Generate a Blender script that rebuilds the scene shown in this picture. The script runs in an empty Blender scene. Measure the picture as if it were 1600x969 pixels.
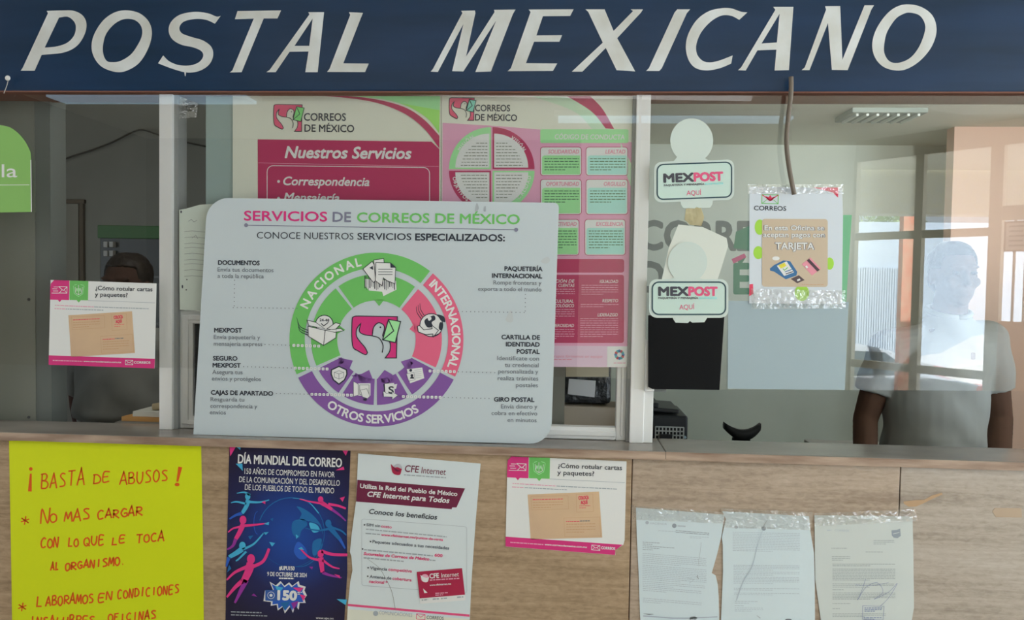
import bpy, bmesh, math, random
from mathutils import Vector, Matrix, noise
from mathutils.geometry import tessellate_polygon
random.seed(7)
S = bpy.context.scene
COL = S.collection

# ---------------------------------------------------------------- camera
F_PX, ZE = 1200.0, 1.46
YAW, PIT, ROL = [math.radians(a) for a in (3.5, 2.06, 0.93)]
CAM = Vector((0, -2.0, ZE))
FW = Vector((-math.sin(YAW) * math.cos(PIT), math.cos(YAW) * math.cos(PIT), -math.sin(PIT)))
R0 = FW.cross(Vector((0, 0, 1))).normalized()
U0 = R0.cross(FW)
RV = math.cos(ROL) * R0 + math.sin(ROL) * U0
UV = math.cos(ROL) * U0 - math.sin(ROL) * R0
cd = bpy.data.cameras.new('camera')
cd.sensor_width = 36.0
cd.lens = 36.0 * F_PX / 1600.0
cd.clip_start = 0.05
co = bpy.data.objects.new('camera', cd)
co.matrix_world = Matrix(((RV.x, UV.x, -FW.x, CAM.x), (RV.y, UV.y, -FW.y, CAM.y), (RV.z, UV.z, -FW.z, CAM.z), (0, 0, 0, 1)))
COL.objects.link(co)
S.camera = co

# ---------------------------------------------------------------- light
S.view_settings.view_transform = 'Standard'
S.view_settings.look = 'None'
S.view_settings.exposure = 0.0
S.view_settings.gamma = 1.0
S.view_settings.use_curve_mapping = False
S.cycles.transparent_max_bounces = 32
S.cycles.max_bounces = 10
S.cycles.diffuse_bounces = 5
S.cycles.caustics_reflective = False
S.cycles.caustics_refractive = False
S.cycles.sample_clamp_indirect = 6.0
SKY, SUN = 3.0, 25.0
W = bpy.data.worlds.new('sky')
S.world = W
W.use_nodes = True
W.node_tree.nodes['Background'].inputs[0].default_value = (0.78, 0.9, 1.0, 1)
W.node_tree.nodes['Background'].inputs[1].default_value = SKY


def lamp(name, kind, loc, energy, color=(1, 1, 1), size=None, aim=None):
    ld = bpy.data.lights.new(name, kind)
    ld.energy = energy
    ld.color = color
    if size and kind == 'AREA':
        ld.shape = 'RECTANGLE'
        ld.size, ld.size_y = size
    o = bpy.data.objects.new(name, ld)
    o.location = loc
    if aim is not None:
        o.rotation_euler = (Vector(aim) - Vector(loc)).to_track_quat('-Z', 'Y').to_euler()
    COL.objects.link(o)
    return o


sun = lamp('sun', 'SUN', (3, 2, 8), SUN, (1.0, 0.985, 0.96), aim=(2.2, -2.0, 2.0))
sun.data.angle = math.radians(0.6)
# daylight of the open lobby entrance on the right, the lobby's ceiling lamp, and added fills
lamp('entrance_daylight', 'AREA', (4.4, -2.0, 1.5), 36, (0.74, 0.88, 1.0), (2.0, 2.2), (0.3, 0, 1.4))
lamp('left_fill', 'AREA', (-3.45, -0.95, 1.5), 20, (0.97, 0.98, 1.0), (1.5, 2.0), (-0.4, 0, 1.4))  # added fill from the left for the posters; no opening on this side
lamp('lobby_lamp', 'AREA', (-0.3, -1.9, 2.6), 6, (0.98, 0.99, 1.0), (2.6, 0.5), (-0.2, -0.4, 1.0))
lamp('frame_fill', 'AREA', (2.3, -1.75, 2.6), 16, (1.0, 0.97, 0.92), (1.2, .4), (2.7, -4.3, 1.3))  # unseen fill, added to brighten the mirrored frames and back wall
lamp('office_lamp', 'AREA', (1.9, 2.2, 2.45), 8, (0.97, 0.99, 1.0), (1.4, 0.6), (1.7, 2.6, 0.0))
# fill lights added inside the office, out of sight behind the fascia
for sx in (1.25, 2.35):
    sp = lamp('rear_wall_fill', 'SPOT', (sx, 0.25, 2.3), 120 if sx < 2 else 90, (1.0, 0.98, 0.92), aim=(sx + .15, 4.0, 2.25))  # added to brighten the upper rear wall
    sp.data.spot_size = math.radians(40)
    sp.data.spot_blend = .8
    sp.data.shadow_soft_size = .08
lamp('left_room_fill', 'AREA', (-1.2, 1.35, 2.45), 7, (1.0, 0.98, 0.9), (1.0, .3), (-1.2, 3.6, 1.2))  # added to lift the unlit left room
lamp('left_man_fill', 'AREA', (-0.9, 0.3, 2.4), 4.0, (1.0, 0.98, 0.9), (.8, .2), (-0.9, 0.8, 1.0))  # added to bring out the left man's shirt
K = 0.55


# ---------------------------------------------------------------- helpers
def lin(c):
    return tuple((v / 255 / 12.92) if v / 255 <= 0.04045 else ((v / 255 + 0.055) / 1.055) ** 2.4 for v in c)


MATS = {}


def mat(name, rgb=None, rough=0.6, metal=0.0, spec=0.3, k=None, bump=None, coat=0.0):
    """plain principled material, albedo worked out from a seen colour rgb under light level k"""
    if name in MATS:
        return MATS[name]
    m = bpy.data.materials.new(name)
    m.use_nodes = True
    b = m.node_tree.nodes['Principled BSDF']
    a = [min(0.9, v / (k or K)) for v in lin(rgb)]
    b.inputs['Base Color'].default_value = (*a, 1)
    b.inputs['Roughness'].default_value = rough
    b.inputs['Metallic'].default_value = metal
    b.inputs['Specular IOR Level'].default_value = spec
    b.inputs['Coat Weight'].default_value = coat
    if bump:
        nt = m.node_tree
        tc = nt.nodes.new('ShaderNodeTexCoord')
        nz = nt.nodes.new('ShaderNodeTexNoise')
        nz.inputs['Scale'].default_value = bump[0]
        nz.inputs['Detail'].default_value = 4
        bp = nt.nodes.new('ShaderNodeBump')
        bp.inputs['Strength'].default_value = bump[1]
        bp.inputs['Distance'].default_value = bump[2] if len(bump) > 2 else 0.002
        nt.links.new(tc.outputs['Object'], nz.inputs['Vector'])
        nt.links.new(nz.outputs['Fac'], bp.inputs['Height'])
        nt.links.new(bp.outputs['Normal'], b.inputs['Normal'])
    MATS[name] = m
    return m


def vary(m, scale, lo, hi, amount=1.0, stretch=(1, 1, 1), detail=6):
    """break a material's colour up between two seen colours with stretched noise"""
    nt = m.node_tree
    b = nt.nodes['Principled BSDF']
    tc = nt.nodes.new('ShaderNodeTexCoord')
    mp = nt.nodes.new('ShaderNodeMapping')
    mp.inputs['Scale'].default_value = stretch
    nz = nt.nodes.new('ShaderNodeTexNoise')
    nz.inputs['Scale'].default_value = scale
    nz.inputs['Detail'].default_value = detail
    cr = nt.nodes.new('ShaderNodeValToRGB')
    cr.color_ramp.elements[0].position = 0.32
    cr.color_ramp.elements[1].position = 0.68
    cr.color_ramp.elements[0].color = (*[min(.9, v / K) for v in lin(lo)], 1)
    cr.color_ramp.elements[1].color = (*[min(.9, v / K) for v in lin(hi)], 1)
    nt.links.new(tc.outputs['Object'], mp.inputs['Vector'])
    nt.links.new(mp.outputs['Vector'], nz.inputs['Vector'])
    nt.links.new(nz.outputs['Fac'], cr.inputs['Fac'])
    nt.links.new(cr.outputs['Color'], b.inputs['Base Color'])
    return m


def clear_mat(name, fac=None, ior=1.5, tint=(0.99, 0.996, 0.993), rough=0.0, bump=None, gloss=(1, 1, 1)):
    """clear sheet: lets straight light through, mirrors by Fresnel (or by a set share)"""
    m = bpy.data.materials.new(name)
    m.use_nodes = True
    nt = m.node_tree
    nt.nodes.clear()
    out = nt.nodes.new('ShaderNodeOutputMaterial')
    mx = nt.nodes.new('ShaderNodeMixShader')
    tr = nt.nodes.new('ShaderNodeBsdfTransparent')
    tr.inputs[0].default_value = (*tint, 1)
    gl = nt.nodes.new('ShaderNodeBsdfGlossy')
    gl.inputs['Color'].default_value = (*gloss, 1)
    gl.inputs['Roughness'].default_value = rough
    if fac is None:
        fr = nt.nodes.new('ShaderNodeFresnel')
        fr.inputs[0].default_value = ior
        # the mirror image comes from the outer face; a ray leaving the sheet is not cut off
        ge = nt.nodes.new('ShaderNodeNewGeometry')
        sb = nt.nodes.new('ShaderNodeMath')
        sb.operation = 'SUBTRACT'
        sb.inputs[0].default_value = 1.0
        ml = nt.nodes.new('ShaderNodeMath')
        ml.operation = 'MULTIPLY'
        nt.links.new(ge.outputs['Backfacing'], sb.inputs[1])
        nt.links.new(fr.outputs[0], ml.inputs[0])
        nt.links.new(sb.outputs[0], ml.inputs[1])
        nt.links.new(ml.outputs[0], mx.inputs[0])
    else:
        mx.inputs[0].default_value = fac
    if bump:
        tc = nt.nodes.new('ShaderNodeTexCoord')
        nz = nt.nodes.new('ShaderNodeTexNoise')
        nz.inputs['Scale'].default_value = bump[0]
        bp = nt.nodes.new('ShaderNodeBump')
        bp.inputs['Strength'].default_value = bump[1]
        bp.inputs['Distance'].default_value = 0.004
        nt.links.new(tc.outputs['Object'], nz.inputs['Vector'])
        nt.links.new(nz.outputs['Fac'], bp.inputs['Height'])
        nt.links.new(bp.outputs['Normal'], gl.inputs['Normal'])
    nt.links.new(tr.outputs[0], mx.inputs[1])
    nt.links.new(gl.outputs[0], mx.inputs[2])
    nt.links.new(mx.outputs[0], out.inputs[0])
    return m


def travertine(name, dark, mid, light):
    """banded stone: long soft beds, fine streaks and small pits"""
    m = mat(name, mid, .35, spec=.4)
    nt = m.node_tree
    b = nt.nodes['Principled BSDF']
    tc = nt.nodes.new('ShaderNodeTexCoord')
    outs = []
    for sc, st, det in ((2.6, (.45, 1, 6.0), 12), (26.0, (.18, 1, 3.4), 8), (90.0, (.5, 1, 1.3), 3)):
        mp = nt.nodes.new('ShaderNodeMapping')
        mp.inputs['Scale'].default_value = st
        nz = nt.nodes.new('ShaderNodeTexNoise')
        nz.inputs['Scale'].default_value = sc
        nz.inputs['Detail'].default_value = det
        nz.inputs['Roughness'].default_value = .6
        nz.inputs['Distortion'].default_value = .5
        nt.links.new(tc.outputs['Object'], mp.inputs['Vector'])
        nt.links.new(mp.outputs['Vector'], nz.inputs['Vector'])
        outs.append(nz.outputs['Fac'])
    mx = nt.nodes.new('ShaderNodeMix')
    mx.inputs[0].default_value = .45
    nt.links.new(outs[0], mx.inputs[2])
    nt.links.new(outs[1], mx.inputs[3])
    mx2 = nt.nodes.new('ShaderNodeMix')
    mx2.inputs[0].default_value = .28
    nt.links.new(mx.outputs[0], mx2.inputs[2])
    nt.links.new(outs[2], mx2.inputs[3])
    cr = nt.nodes.new('ShaderNodeValToRGB')
    e = cr.color_ramp.elements
    c = [(*[min(.9, v / K) for v in lin(x)], 1) for x in (dark, mid, light)]
    e[0].position, e[0].color = .31, c[0]
    e[1].position, e[1].color = .69, c[2]
    n_ = e.new(.5)
    n_.color = c[1]
    nt.links.new(mx2.outputs[0], cr.inputs['Fac'])
    nt.links.new(cr.outputs['Color'], b.inputs['Base Color'])
    bp = nt.nodes.new('ShaderNodeBump')
    bp.inputs['Strength'].default_value = .2
    bp.inputs['Distance'].default_value = .001
    nt.links.new(outs[2], bp.inputs['Height'])
    nt.links.new(bp.outputs['Normal'], b.inputs['Normal'])
    return m


def emit_mat(name, rgb, strength):
    m = bpy.data.materials.new(name)
    m.use_nodes = True
    b = m.node_tree.nodes['Principled BSDF']
    b.inputs['Emission Color'].default_value = (*rgb, 1)
    b.inputs['Emission Strength'].default_value = strength
    b.inputs['Base Color'].default_value = (.8, .8, .8, 1)
    return m


def tag(o, label, cat, group=None):
    o['label'] = label
    o['category'] = cat
    if group:
        o['group'] = group
    return o


def struct(o):
    o['kind'] = 'structure'
    return o


def empty(name, loc):
    o = bpy.data.objects.new(name, None)
    o.location = loc
    o.empty_display_size = 0.05
    COL.objects.link(o)
    return o


def origin_of(o):
    p = Vector((0, 0, 0))
    while o is not None:
        p = p + Vector(o.location)
        o = o.parent
    return p


def link_mesh(name, verts, faces, mats, midx=None, parent=None, loc=None, smooth=False):
    """one mesh object; verts are world coordinates"""
    base = origin_of(parent) if parent else Vector((0, 0, 0))
    if loc is not None:
        base = Vector(loc)
    me = bpy.data.meshes.new(name)
    me.from_pydata([Vector(v) - base for v in verts], [], faces)
    if not isinstance(mats, (list, tuple)):
        mats = [mats]
    for m in mats:
        me.materials.append(m)
    if midx:
        for p, i in zip(me.polygons, midx):
            p.material_index = i
    if smooth:
        for p in me.polygons:
            p.use_smooth = True
    o = bpy.data.objects.new(name, me)
    if parent:
        o.parent = parent
        o.location = base - origin_of(parent)
    else:
        o.location = base
    COL.objects.link(o)
    return o


class MB:
    """collects boxes, tubes and lofts; build() links them as ONE mesh object"""

    def __init__(self):
        self.v, self.f, self.m = [], [], []

    def add(self, vs, fs, mi=0):
        n = len(self.v)
        self.v += [Vector(v) for v in vs]
        self.f += [[i + n for i in f] for f in fs]
        self.m += [mi] * len(fs)
        return self

    def box(self, a, b, mi=0, bev=0.0, M=None):
        bm = bmesh.new()
        bmesh.ops.create_cube(bm, size=1)
        a, b = Vector(a), Vector(b)
        for v in bm.verts:
            v.co = Vector([(a[i] + b[i]) / 2 + v.co[i] * (b[i] - a[i]) for i in range(3)])
        if bev:
            bmesh.ops.bevel(bm, geom=bm.edges[:], offset=bev, segments=2, profile=0.5, affect='EDGES')
        if M:
            for v in bm.verts:
                v.co = M @ v.co
        bm.verts.index_update()
        self.add([v.co.copy() for v in bm.verts], [[v.index for v in f.verts] for f in bm.faces], mi)
        bm.free()
        return self

    def tube(self, pts, rad, n=10, mi=0, cap=True):
        pts = [Vector(p) for p in pts]
        rads = rad if isinstance(rad, (list, tuple)) else [rad] * len(pts)
        vs, fs = [], []
        up = Vector((0, 0, 1))
        for i, p in enumerate(pts):
            t = (pts[min(i + 1, len(pts) - 1)] - pts[max(i - 1, 0)]).normalized()
            a = t.cross(up if abs(t.z) < 0.9 else Vector((1, 0, 0))).normalized()
            c = t.cross(a)
            for k in range(n):
                th = 2 * math.pi * k / n
                vs.append(p + rads[i] * (math.cos(th) * a + math.sin(th) * c))
        for i in range(len(pts) - 1):
            for k in range(n):
                k2 = (k + 1) % n
                fs.append([i * n + k, i * n + k2, (i + 1) * n + k2, (i + 1) * n + k])
        if cap:
            fs.append(list(range(n))[::-1])
            fs.append([(len(pts) - 1) * n + k for k in range(n)])
        return self.add(vs, fs, mi)

    def loft(self, rings, n=20, mi=0, power=2.0):
        """closed loft of ellipses (centre, rx, ry[, axis x, axis y])"""
        vs, fs = [], []
        for rg in rings:
            c, rx, ry = Vector(rg[0]), rg[1], rg[2]
            ax = Vector(rg[3]) if len(rg) > 3 else Vector((1, 0, 0))
            ay = Vector(rg[4]) if len(rg) > 4 else Vector((0, 1, 0))
            for k in range(n):
                th = 2 * math.pi * k / n
                cx, cy = math.cos(th), math.sin(th)
                e = 2.0 / power
                vs.append(c + ax * rx * math.copysign(abs(cx) ** e, cx) + ay * ry * math.copysign(abs(cy) ** e, cy))
        m = len(rings)
        for i in range(m - 1):
            for k in range(n):
                k2 = (k + 1) % n
                fs.append([i * n + k, i * n + k2, (i + 1) * n + k2, (i + 1) * n + k])
        fs.append(list(range(n))[::-1])
        fs.append([(m - 1) * n + k for k in range(n)])
        return self.add(vs, fs, mi)

    def sphere(self, c, r, mi=0, n=16):
        r = r if isinstance(r, (tuple, list)) else (r, r, r)
        rings = []
        for i in range(1, n // 2):
            a = math.pi * i / (n // 2)
            rings.append((Vector(c) + Vector((0, 0, -math.cos(a) * r[2])), math.sin(a) * r[0], math.sin(a) * r[1]))
        return self.loft(rings, n, mi)

    def cap(self, p0, r0, p1, r1, n=12):
        """tapered capsule"""
        p0, p1 = Vector(p0), Vector(p1)
        t = (p1 - p0).normalized()
        a = t.cross(Vector((0, 0, 1)) if abs(t.z) < 0.9 else Vector((1, 0, 0))).normalized()
        b = t.cross(a)
        rings = []
        for i in range(1, 5):
            th = math.pi / 2 * i / 4
            rings.append((p0 - t * r0 * math.cos(th), r0 * math.sin(th), r0 * math.sin(th), a, b))
        for i in range(0, 4):
            th = math.pi / 2 * i / 4
            rings.append((p1 + t * r1 * math.sin(th), r1 * math.cos(th), r1 * math.cos(th), a, b))
        return self.loft(rings, n)

    def build(self, name, mats, parent=None, loc=None, smooth=False):
        return link_mesh(name, self.v, self.f, mats, self.m, parent, loc, smooth)


def ray(px, py):
    return FW + (px - 800) / F_PX * RV - (py - 484.5) / F_PX * UV


def at(px, py, Y):
    d = ray(px, py)
    return CAM + d * ((Y - CAM.y) / d.y)


Y_AC = -0.022          # front face of the acrylic screens


def seen_in_glass(px, py, depth):
    """where a thing stands that the acrylic mirrors: depth counted behind the sheet"""
    p = at(px, py, depth)
    return Vector((p.x, 2 * Y_AC - p.y, p.z))


def spline(pts, seg=7, closed=True):
    """Catmull-Rom through pts; a third member 1 marks a corner"""
    n = len(pts)
    P = [Vector((p[0], p[1])) for p in pts]
    corner = [len(p) > 2 for p in pts]
    out = []
    rng = n if closed else n - 1
    for i in range(rng):
        a, b = i, (i + 1) % n
        p1, p2 = P[a], P[b]
        p0 = P[(a - 1) % n] if (closed or a > 0) else p1
        p3 = P[(b + 1) % n] if (closed or b < n - 1) else p2
        if corner[a]:
            p0 = p1 * 2 - p2 if corner[b] else p1 + (p1 - p2) * 0.5
        if corner[b]:
            p3 = p2 * 2 - p1 if corner[a] else p2 + (p2 - p1) * 0.5
        if corner[a] and corner[b]:
            out.append((p1.x, p1.y))
            continue
        for k in range(seg):
            t = k / seg
            q = 0.5 * ((2 * p1) + (p2 - p0) * t + (2 * p0 - 5 * p1 + 4 * p2 - p3) * t * t + (3 * p1 - p0 - 3 * p2 + p3) * t ** 3)
            out.append((q.x, q.y))
    if not closed:
        out.append((P[-1].x, P[-1].y))
    return out


_TXT = {}


def text_mesh(s, bold=0.0, shear=0.0):
    key = (s, bold, shear)
    if key in _TXT:
        return _TXT[key]
    cu = bpy.data.curves.new('t', 'FONT')
    cu.body = s
    cu.offset = bold
    cu.shear = shear
    cu.dimensions = '2D'
    cu.fill_mode = 'FRONT'
    cu.resolution_u = 3
    ob = bpy.data.objects.new('t', cu)
    COL.objects.link(ob)
    dg = bpy.context.evaluated_depsgraph_get()
    me = bpy.data.meshes.new_from_object(ob.evaluated_get(dg), depsgraph=dg)
    vs = [(v.co.x, v.co.y) for v in me.vertices]
    fs = [list(p.vertices) for p in me.polygons]
    bpy.data.meshes.remove(me)
    bpy.data.objects.remove(ob)
    bpy.data.curves.remove(cu)
    _TXT[key] = (vs, fs)
    return vs, fs


CAPH = None


def cap_height():
    global CAPH
    if CAPH is None:
        vs, _ = text_mesh('H')
        CAPH = max(v[1] for v in vs) - min(v[1] for v in vs)
    return CAPH


EPS = 0.00035


class Plane:
    def __init__(self, p0, n=(0, -1, 0)):
        self.p, self.n = Vector(p0), Vector(n).normalized()

    def hit(self, px, py, off=0.0):
        d = ray(px, py)
        q = self.p + self.n * off
        return CAM + d * ((q - CAM).dot(self.n) / d.dot(self.n))


def yplane(Y):
    return Plane((0, Y, 0))


def quadmap(q):
    """unit square -> quad TL,TR,BR,BL"""
    tl, tr, br, bl = [Vector(c) for c in q]

    def f(u, v):
        a = tl.lerp(tr, u)
        b = bl.lerp(br, u)
        p = a.lerp(b, v)
        return p.x, p.y
    return f


class Art:
    """flat printing laid on a plane, drawn in the coordinates of a detail view (origin ox,oy, scale s)"""

    def __init__(self, plane, ox=0, oy=0, s=1.0, fmap=None):
        self.pl, self.ox, self.oy, self.s, self.fmap = plane, ox, oy, s, fmap
        self.clear()

    def view(self, ox, oy, s):
        self.ox, self.oy, self.s = ox, oy, s
        return self

    def clear(self):
        self.v, self.f, self.m, self.mats = [], [], [], []
        self.cuts = []

    def P(self, x, y, layer):
        if self.fmap:
            px, py = self.fmap(x, y)
        else:
            px, py = self.ox + x / self.s, self.oy + y / self.s
        return self.pl.hit(px, py, layer * EPS)

    def raw(self, pts, faces, m, layer):
        n = len(self.v)
        self.v += [self.P(x, y, layer) for x, y in pts]
        if m not in self.mats:
            self.mats.append(m)
        i = self.mats.index(m)
        self.f += [[a + n for a in f] for f in faces]
        self.m += [i] * len(faces)

    def poly(self, pts, m, layer=1, holes=()):
        pts = [(p[0], p[1]) for p in pts]
        loops = [[Vector((x, y, 0)) for x, y in pts]] + [[Vector((h[0], h[1], 0)) for h in hl] for hl in holes]
        tri = tessellate_polygon(loops)
        flat = [(v.x, v.y) for lp in loops for v in lp]
        fs = []
        for t in tri:
            a, b, c = [flat[i] for i in t]
            if abs((b[0] - a[0]) * (c[1] - a[1]) - (b[1] - a[1]) * (c[0] - a[0])) < 1e-9:
                continue
            fs.append(list(t))
        self.raw(flat, fs, m, layer)
        return self

    def curve(self, pts, m, layer=1, holes=(), seg=7):
        return self.poly(spline(pts, seg), m, layer, [spline(h, seg) for h in holes])

    def stroke(self, pts, w, m, layer=2, closed=False, smooth=False):
        if smooth:
            pts = spline(pts, 6, closed)
        P = [Vector((p[0], p[1])) for p in pts]
        n = len(P)
        ws = w if isinstance(w, (list, tuple)) else [w] * n
        if len(ws) != n:
            ws = [ws[0] + (ws[-1] - ws[0]) * i / (n - 1) for i in range(n)]
        L, Rr = [], []
        for i in range(n):
            a = P[(i - 1) % n] if (closed or i > 0) else P[i]
            b = P[(i + 1) % n] if (closed or i < n - 1) else P[i]
            d1 = (P[i] - a).normalized() if (P[i] - a).length > 1e-9 else None
            d2 = (b - P[i]).normalized() if (b - P[i]).length > 1e-9 else None
            d1 = d1 or d2 or Vector((1, 0))
            d2 = d2 or d1
            t = (d1 + d2)
            t = t.normalized() if t.length > 1e-6 else d1
            nn = Vector((-t.y, t.x))
            c = max(0.45, nn.dot(Vector((-d1.y, d1.x))))
            L.append(P[i] + nn * ws[i] / 2 / c)
            Rr.append(P[i] - nn * ws[i] / 2 / c)
        pts2 = [(v.x, v.y) for v in L + Rr]
        fs = []
        for i in range(n if closed else n - 1):
            j = (i + 1) % n
            fs.append([i, j, n + j, n + i])
        self.raw(pts2, fs, m, layer)
        return self

    def disc(self, x, y, r, m, layer=2, ry=None, n=24, a0=0, a1=360):
        ry = ry or r
        pts = [(x + r * math.cos(math.radians(a0 + (a1 - a0) * i / n)), y - ry * math.sin(math.radians(a0 + (a1 - a0) * i / n))) for i in range(n + (0 if a1 - a0 == 360 else 1))]
        if a1 - a0 != 360:
            pts.append((x, y))
        return self.poly(pts, m, layer)

    def ring(self, x, y, r0, r1, a0, a1, m, layer=2, n=None):
        n = n or max(3, int(abs(a1 - a0) / 3))
        pts, fs = [], []
        for i in range(n + 1):
            a = math.radians(a0 + (a1 - a0) * i / n)
            pts.append((x + r0 * math.cos(a), y - r0 * math.sin(a)))
            pts.append((x + r1 * math.cos(a), y - r1 * math.sin(a)))
        for i in range(n):
            fs.append([2 * i, 2 * i + 1, 2 * i + 3, 2 * i + 2])
        self.raw(pts, fs, m, layer)
        return self

    @staticmethod
    def rrpts(x0, y0, x1, y1, r, n=6, sk=0.0):
        """rounded rectangle; sk = slope of its horizontals"""
        pts = []
        rs = r if isinstance(r, (list, tuple)) else [r] * 4
        for (cx, cy, a, q) in ((x1, y0, 0, 0), (x0, y0, 90, 1), (x0, y1, 180, 2), (x1, y1, 270, 3)):
            rr = rs[q]
            if rr <= 0:
                pts.append((cx, cy))
                continue
            ccx = cx - rr if q in (0, 3) else cx + rr
            ccy = cy + rr if q in (0, 1) else cy - rr
            for i in range(n + 1):
                t = math.radians(a + 90 * i / n)
                pts.append((ccx + rr * math.cos(t), ccy - rr * math.sin(t)))
        return [(x, y + sk * (x - x0)) for x, y in pts]

    def rrect(self, x0, y0, x1, y1, r, m, layer=1, sk=0.0):
        return self.poly(self.rrpts(x0, y0, x1, y1, r, sk=sk), m, layer)

    def thick(self, pts, faces, m, layer, r):
        """heavier strokes: the same letters laid a little to every side"""
        self.raw(pts, faces, m, layer)
        if r > 0:
            for k in range(8):
                dx, dy = r * math.cos(k * math.pi / 4), r * math.sin(k * math.pi / 4)
                self.raw([(x + dx, y + dy) for x, y in pts], faces, m, layer - .08 * (k + 1))

    def text(self, s, x0, y0, x1, y1, h, m, layer=3, bold=0.0, shear=0.0):
        vs, fs = text_mesh(s, min(bold, 0.0), shear)
        if not vs:
            return self
        mnx, mxx = min(v[0] for v in vs), max(v[0] for v in vs)
        d = Vector((x1 - x0, y1 - y0))
        u = d.normalized()
        nrm = Vector((u.y, -u.x))
        ch = cap_height()
        pts = []
        for vx, vy in vs:
            t = (vx - mnx) / (mxx - mnx)
            p = Vector((x0, y0)) + d * t + nrm * (vy / ch * h)
            pts.append((p.x, p.y))
        self.thick(pts, fs, m, layer, max(bold, 0.0) * h / ch)
        return self

    def arc_text(self, s, cx, cy, r, a0, a1, h, m, layer=3, bold=0.02, inside=False):
        """letters on an arc from angle a0 to a1 (degrees, counter-clockwise from +x)"""
        ws = []
        for c in s:
            vs, _ = text_mesh('I' if c == ' ' else c)
            ws.append(max(v[0] for v in vs) - min(v[0] for v in vs) + 0.13)
        tot = sum(ws)
        pos = 0
        ch = cap_height()
        for c, w in zip(s, ws):
            a = math.radians(a0 + (a1 - a0) * (pos + w / 2) / tot)
            pos += w
            if c == ' ':
                continue
            vs, fs = text_mesh(c)
            mid = (max(v[0] for v in vs) + min(v[0] for v in vs)) / 2
            out = Vector((math.cos(a), -math.sin(a)))
            tan = Vector((math.sin(a), math.cos(a)))
            if inside:
                out, tan = -out, -tan
            cen = Vector((cx + r * math.cos(a), cy - r * math.sin(a)))
            sc = h / ch
            pts = []
            for vx, vy in vs:
                p = cen + tan * ((vx - mid) * sc) + out * ((vy - ch / 2) * sc)
                pts.append((p.x, p.y))
            self.thick(pts, fs, m, layer, bold * sc)
        return self

    def words(self, x0, y0, x1, rows, pitch, th, m, layer=2, slope=0.0, wl=(8, 26), gap=4, last=0.6, ragged=0.0):
        """rows of small unreadable print"""
        for k in range(rows):
            xe = x1 if k < rows - 1 else x0 + (x1 - x0) * last
            xe -= random.random() * ragged * (x1 - x0)
            x = x0
            pts, fs = [], []
            while x < xe - 1:
                w = min(random.uniform(*wl), xe - x)
                y = y0 + k * pitch
                n = len(pts)
                for (a, b) in ((x, 0), (x + w, 0), (x + w, th), (x, th)):
                    pts.append((a, y + b + slope * (a - x0)))
                fs.append([n, n + 1, n + 2, n + 3])
                x += w + gap
            if pts:
                self.raw(pts, fs, m, layer)
        return self

    def dots(self, x0, y0, x1, y1, step, r, m, layer=3):
        n = max(1, int(math.hypot(x1 - x0, y1 - y0) / step))
        for i in range(n + 1):
            t = i / n
            self.disc(x0 + (x1 - x0) * t, y0 + (y1 - y0) * t, r, m, layer, n=6)
        return self

    def cut(self):
        """what follows is a separate piece"""
        self.cuts.append((len(self.v), len(self.f)))
        return self

    def parts(self, name, parent):
        """one part per piece"""
        ends = [c for c in self.cuts if 0 < c[0] < len(self.v)] + [(len(self.v), len(self.f))]
        v0 = f0 = 0
        for v1, f1 in ends:
            if f1 > f0:
                used = sorted(set(self.m[f0:f1]))
                link_mesh(name, self.v[v0:v1], [[i - v0 for i in f] for f in self.f[f0:f1]], [self.mats[k] for k in used], [used.index(k) for k in self.m[f0:f1]], parent)
            v0, f0 = v1, f1
        self.clear()

    def part(self, name, parent, label=None):
        o = link_mesh(name, self.v, self.f, self.mats, self.m, parent)
        if label:
            o['label'] = label
        self.clear()
        return o

    def sheet(self, name, pts, m, thick=0.0007, edge=None, layer=0):
        """a sheet with real thickness, outline pts; becomes a top-level object"""
        pts = [(p[0], p[1]) for p in pts]
        n = len(pts)
        fr = [self.P(x, y, layer) for x, y in pts]
        bk = [p - self.pl.n * thick for p in fr]
        tri = [list(t) for t in tessellate_polygon([[Vector((x, y, 0)) for x, y in pts]])]
        fs = tri + [[a + n for a in t[::-1]] for t in tri]
        mi = [0] * len(fs)
        for i in range(n):
            j = (i + 1) % n
            fs.append([i, j, n + j, n + i])
            mi.append(1 if edge else 0)
        lo = min(fr, key=lambda p: p.z)
        base = sum(fr, Vector()) / n
        base.z = lo.z
        return link_mesh(name, fr + bk, fs, [m, edge] if edge else [m], mi, None, base)


def blob(name, mb, voxel, mats, parent, smooth=6, disp=None):
    """closed overlapping shapes grown into one continuous skin"""
    base = origin_of(parent)
    me = bpy.data.meshes.new(name)
    me.from_pydata([v - base for v in mb.v], [], mb.f)
    ob = bpy.data.objects.new(name, me)
    COL.objects.link(ob)
    md = ob.modifiers.new('r', 'REMESH')
    md.mode = 'VOXEL'
    md.voxel_size = voxel
    sm = ob.modifiers.new('s', 'SMOOTH')
    sm.iterations = smooth
    sm.factor = 0.5
    dg = bpy.context.evaluated_depsgraph_get()
    me2 = bpy.data.meshes.new_from_object(ob.evaluated_get(dg), depsgraph=dg)
    bpy.data.objects.remove(ob)
    if disp:
        me2.update()
        for v in me2.vertices:
            v.co += v.normal * disp(v.co + base)
    me2.name = name
    me2.materials.clear()
    me2.materials.append(mats)
    for p in me2.polygons:
        p.use_smooth = True
    o = bpy.data.objects.new(name, me2)
    o.parent = parent
    COL.objects.link(o)
    return o

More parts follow.
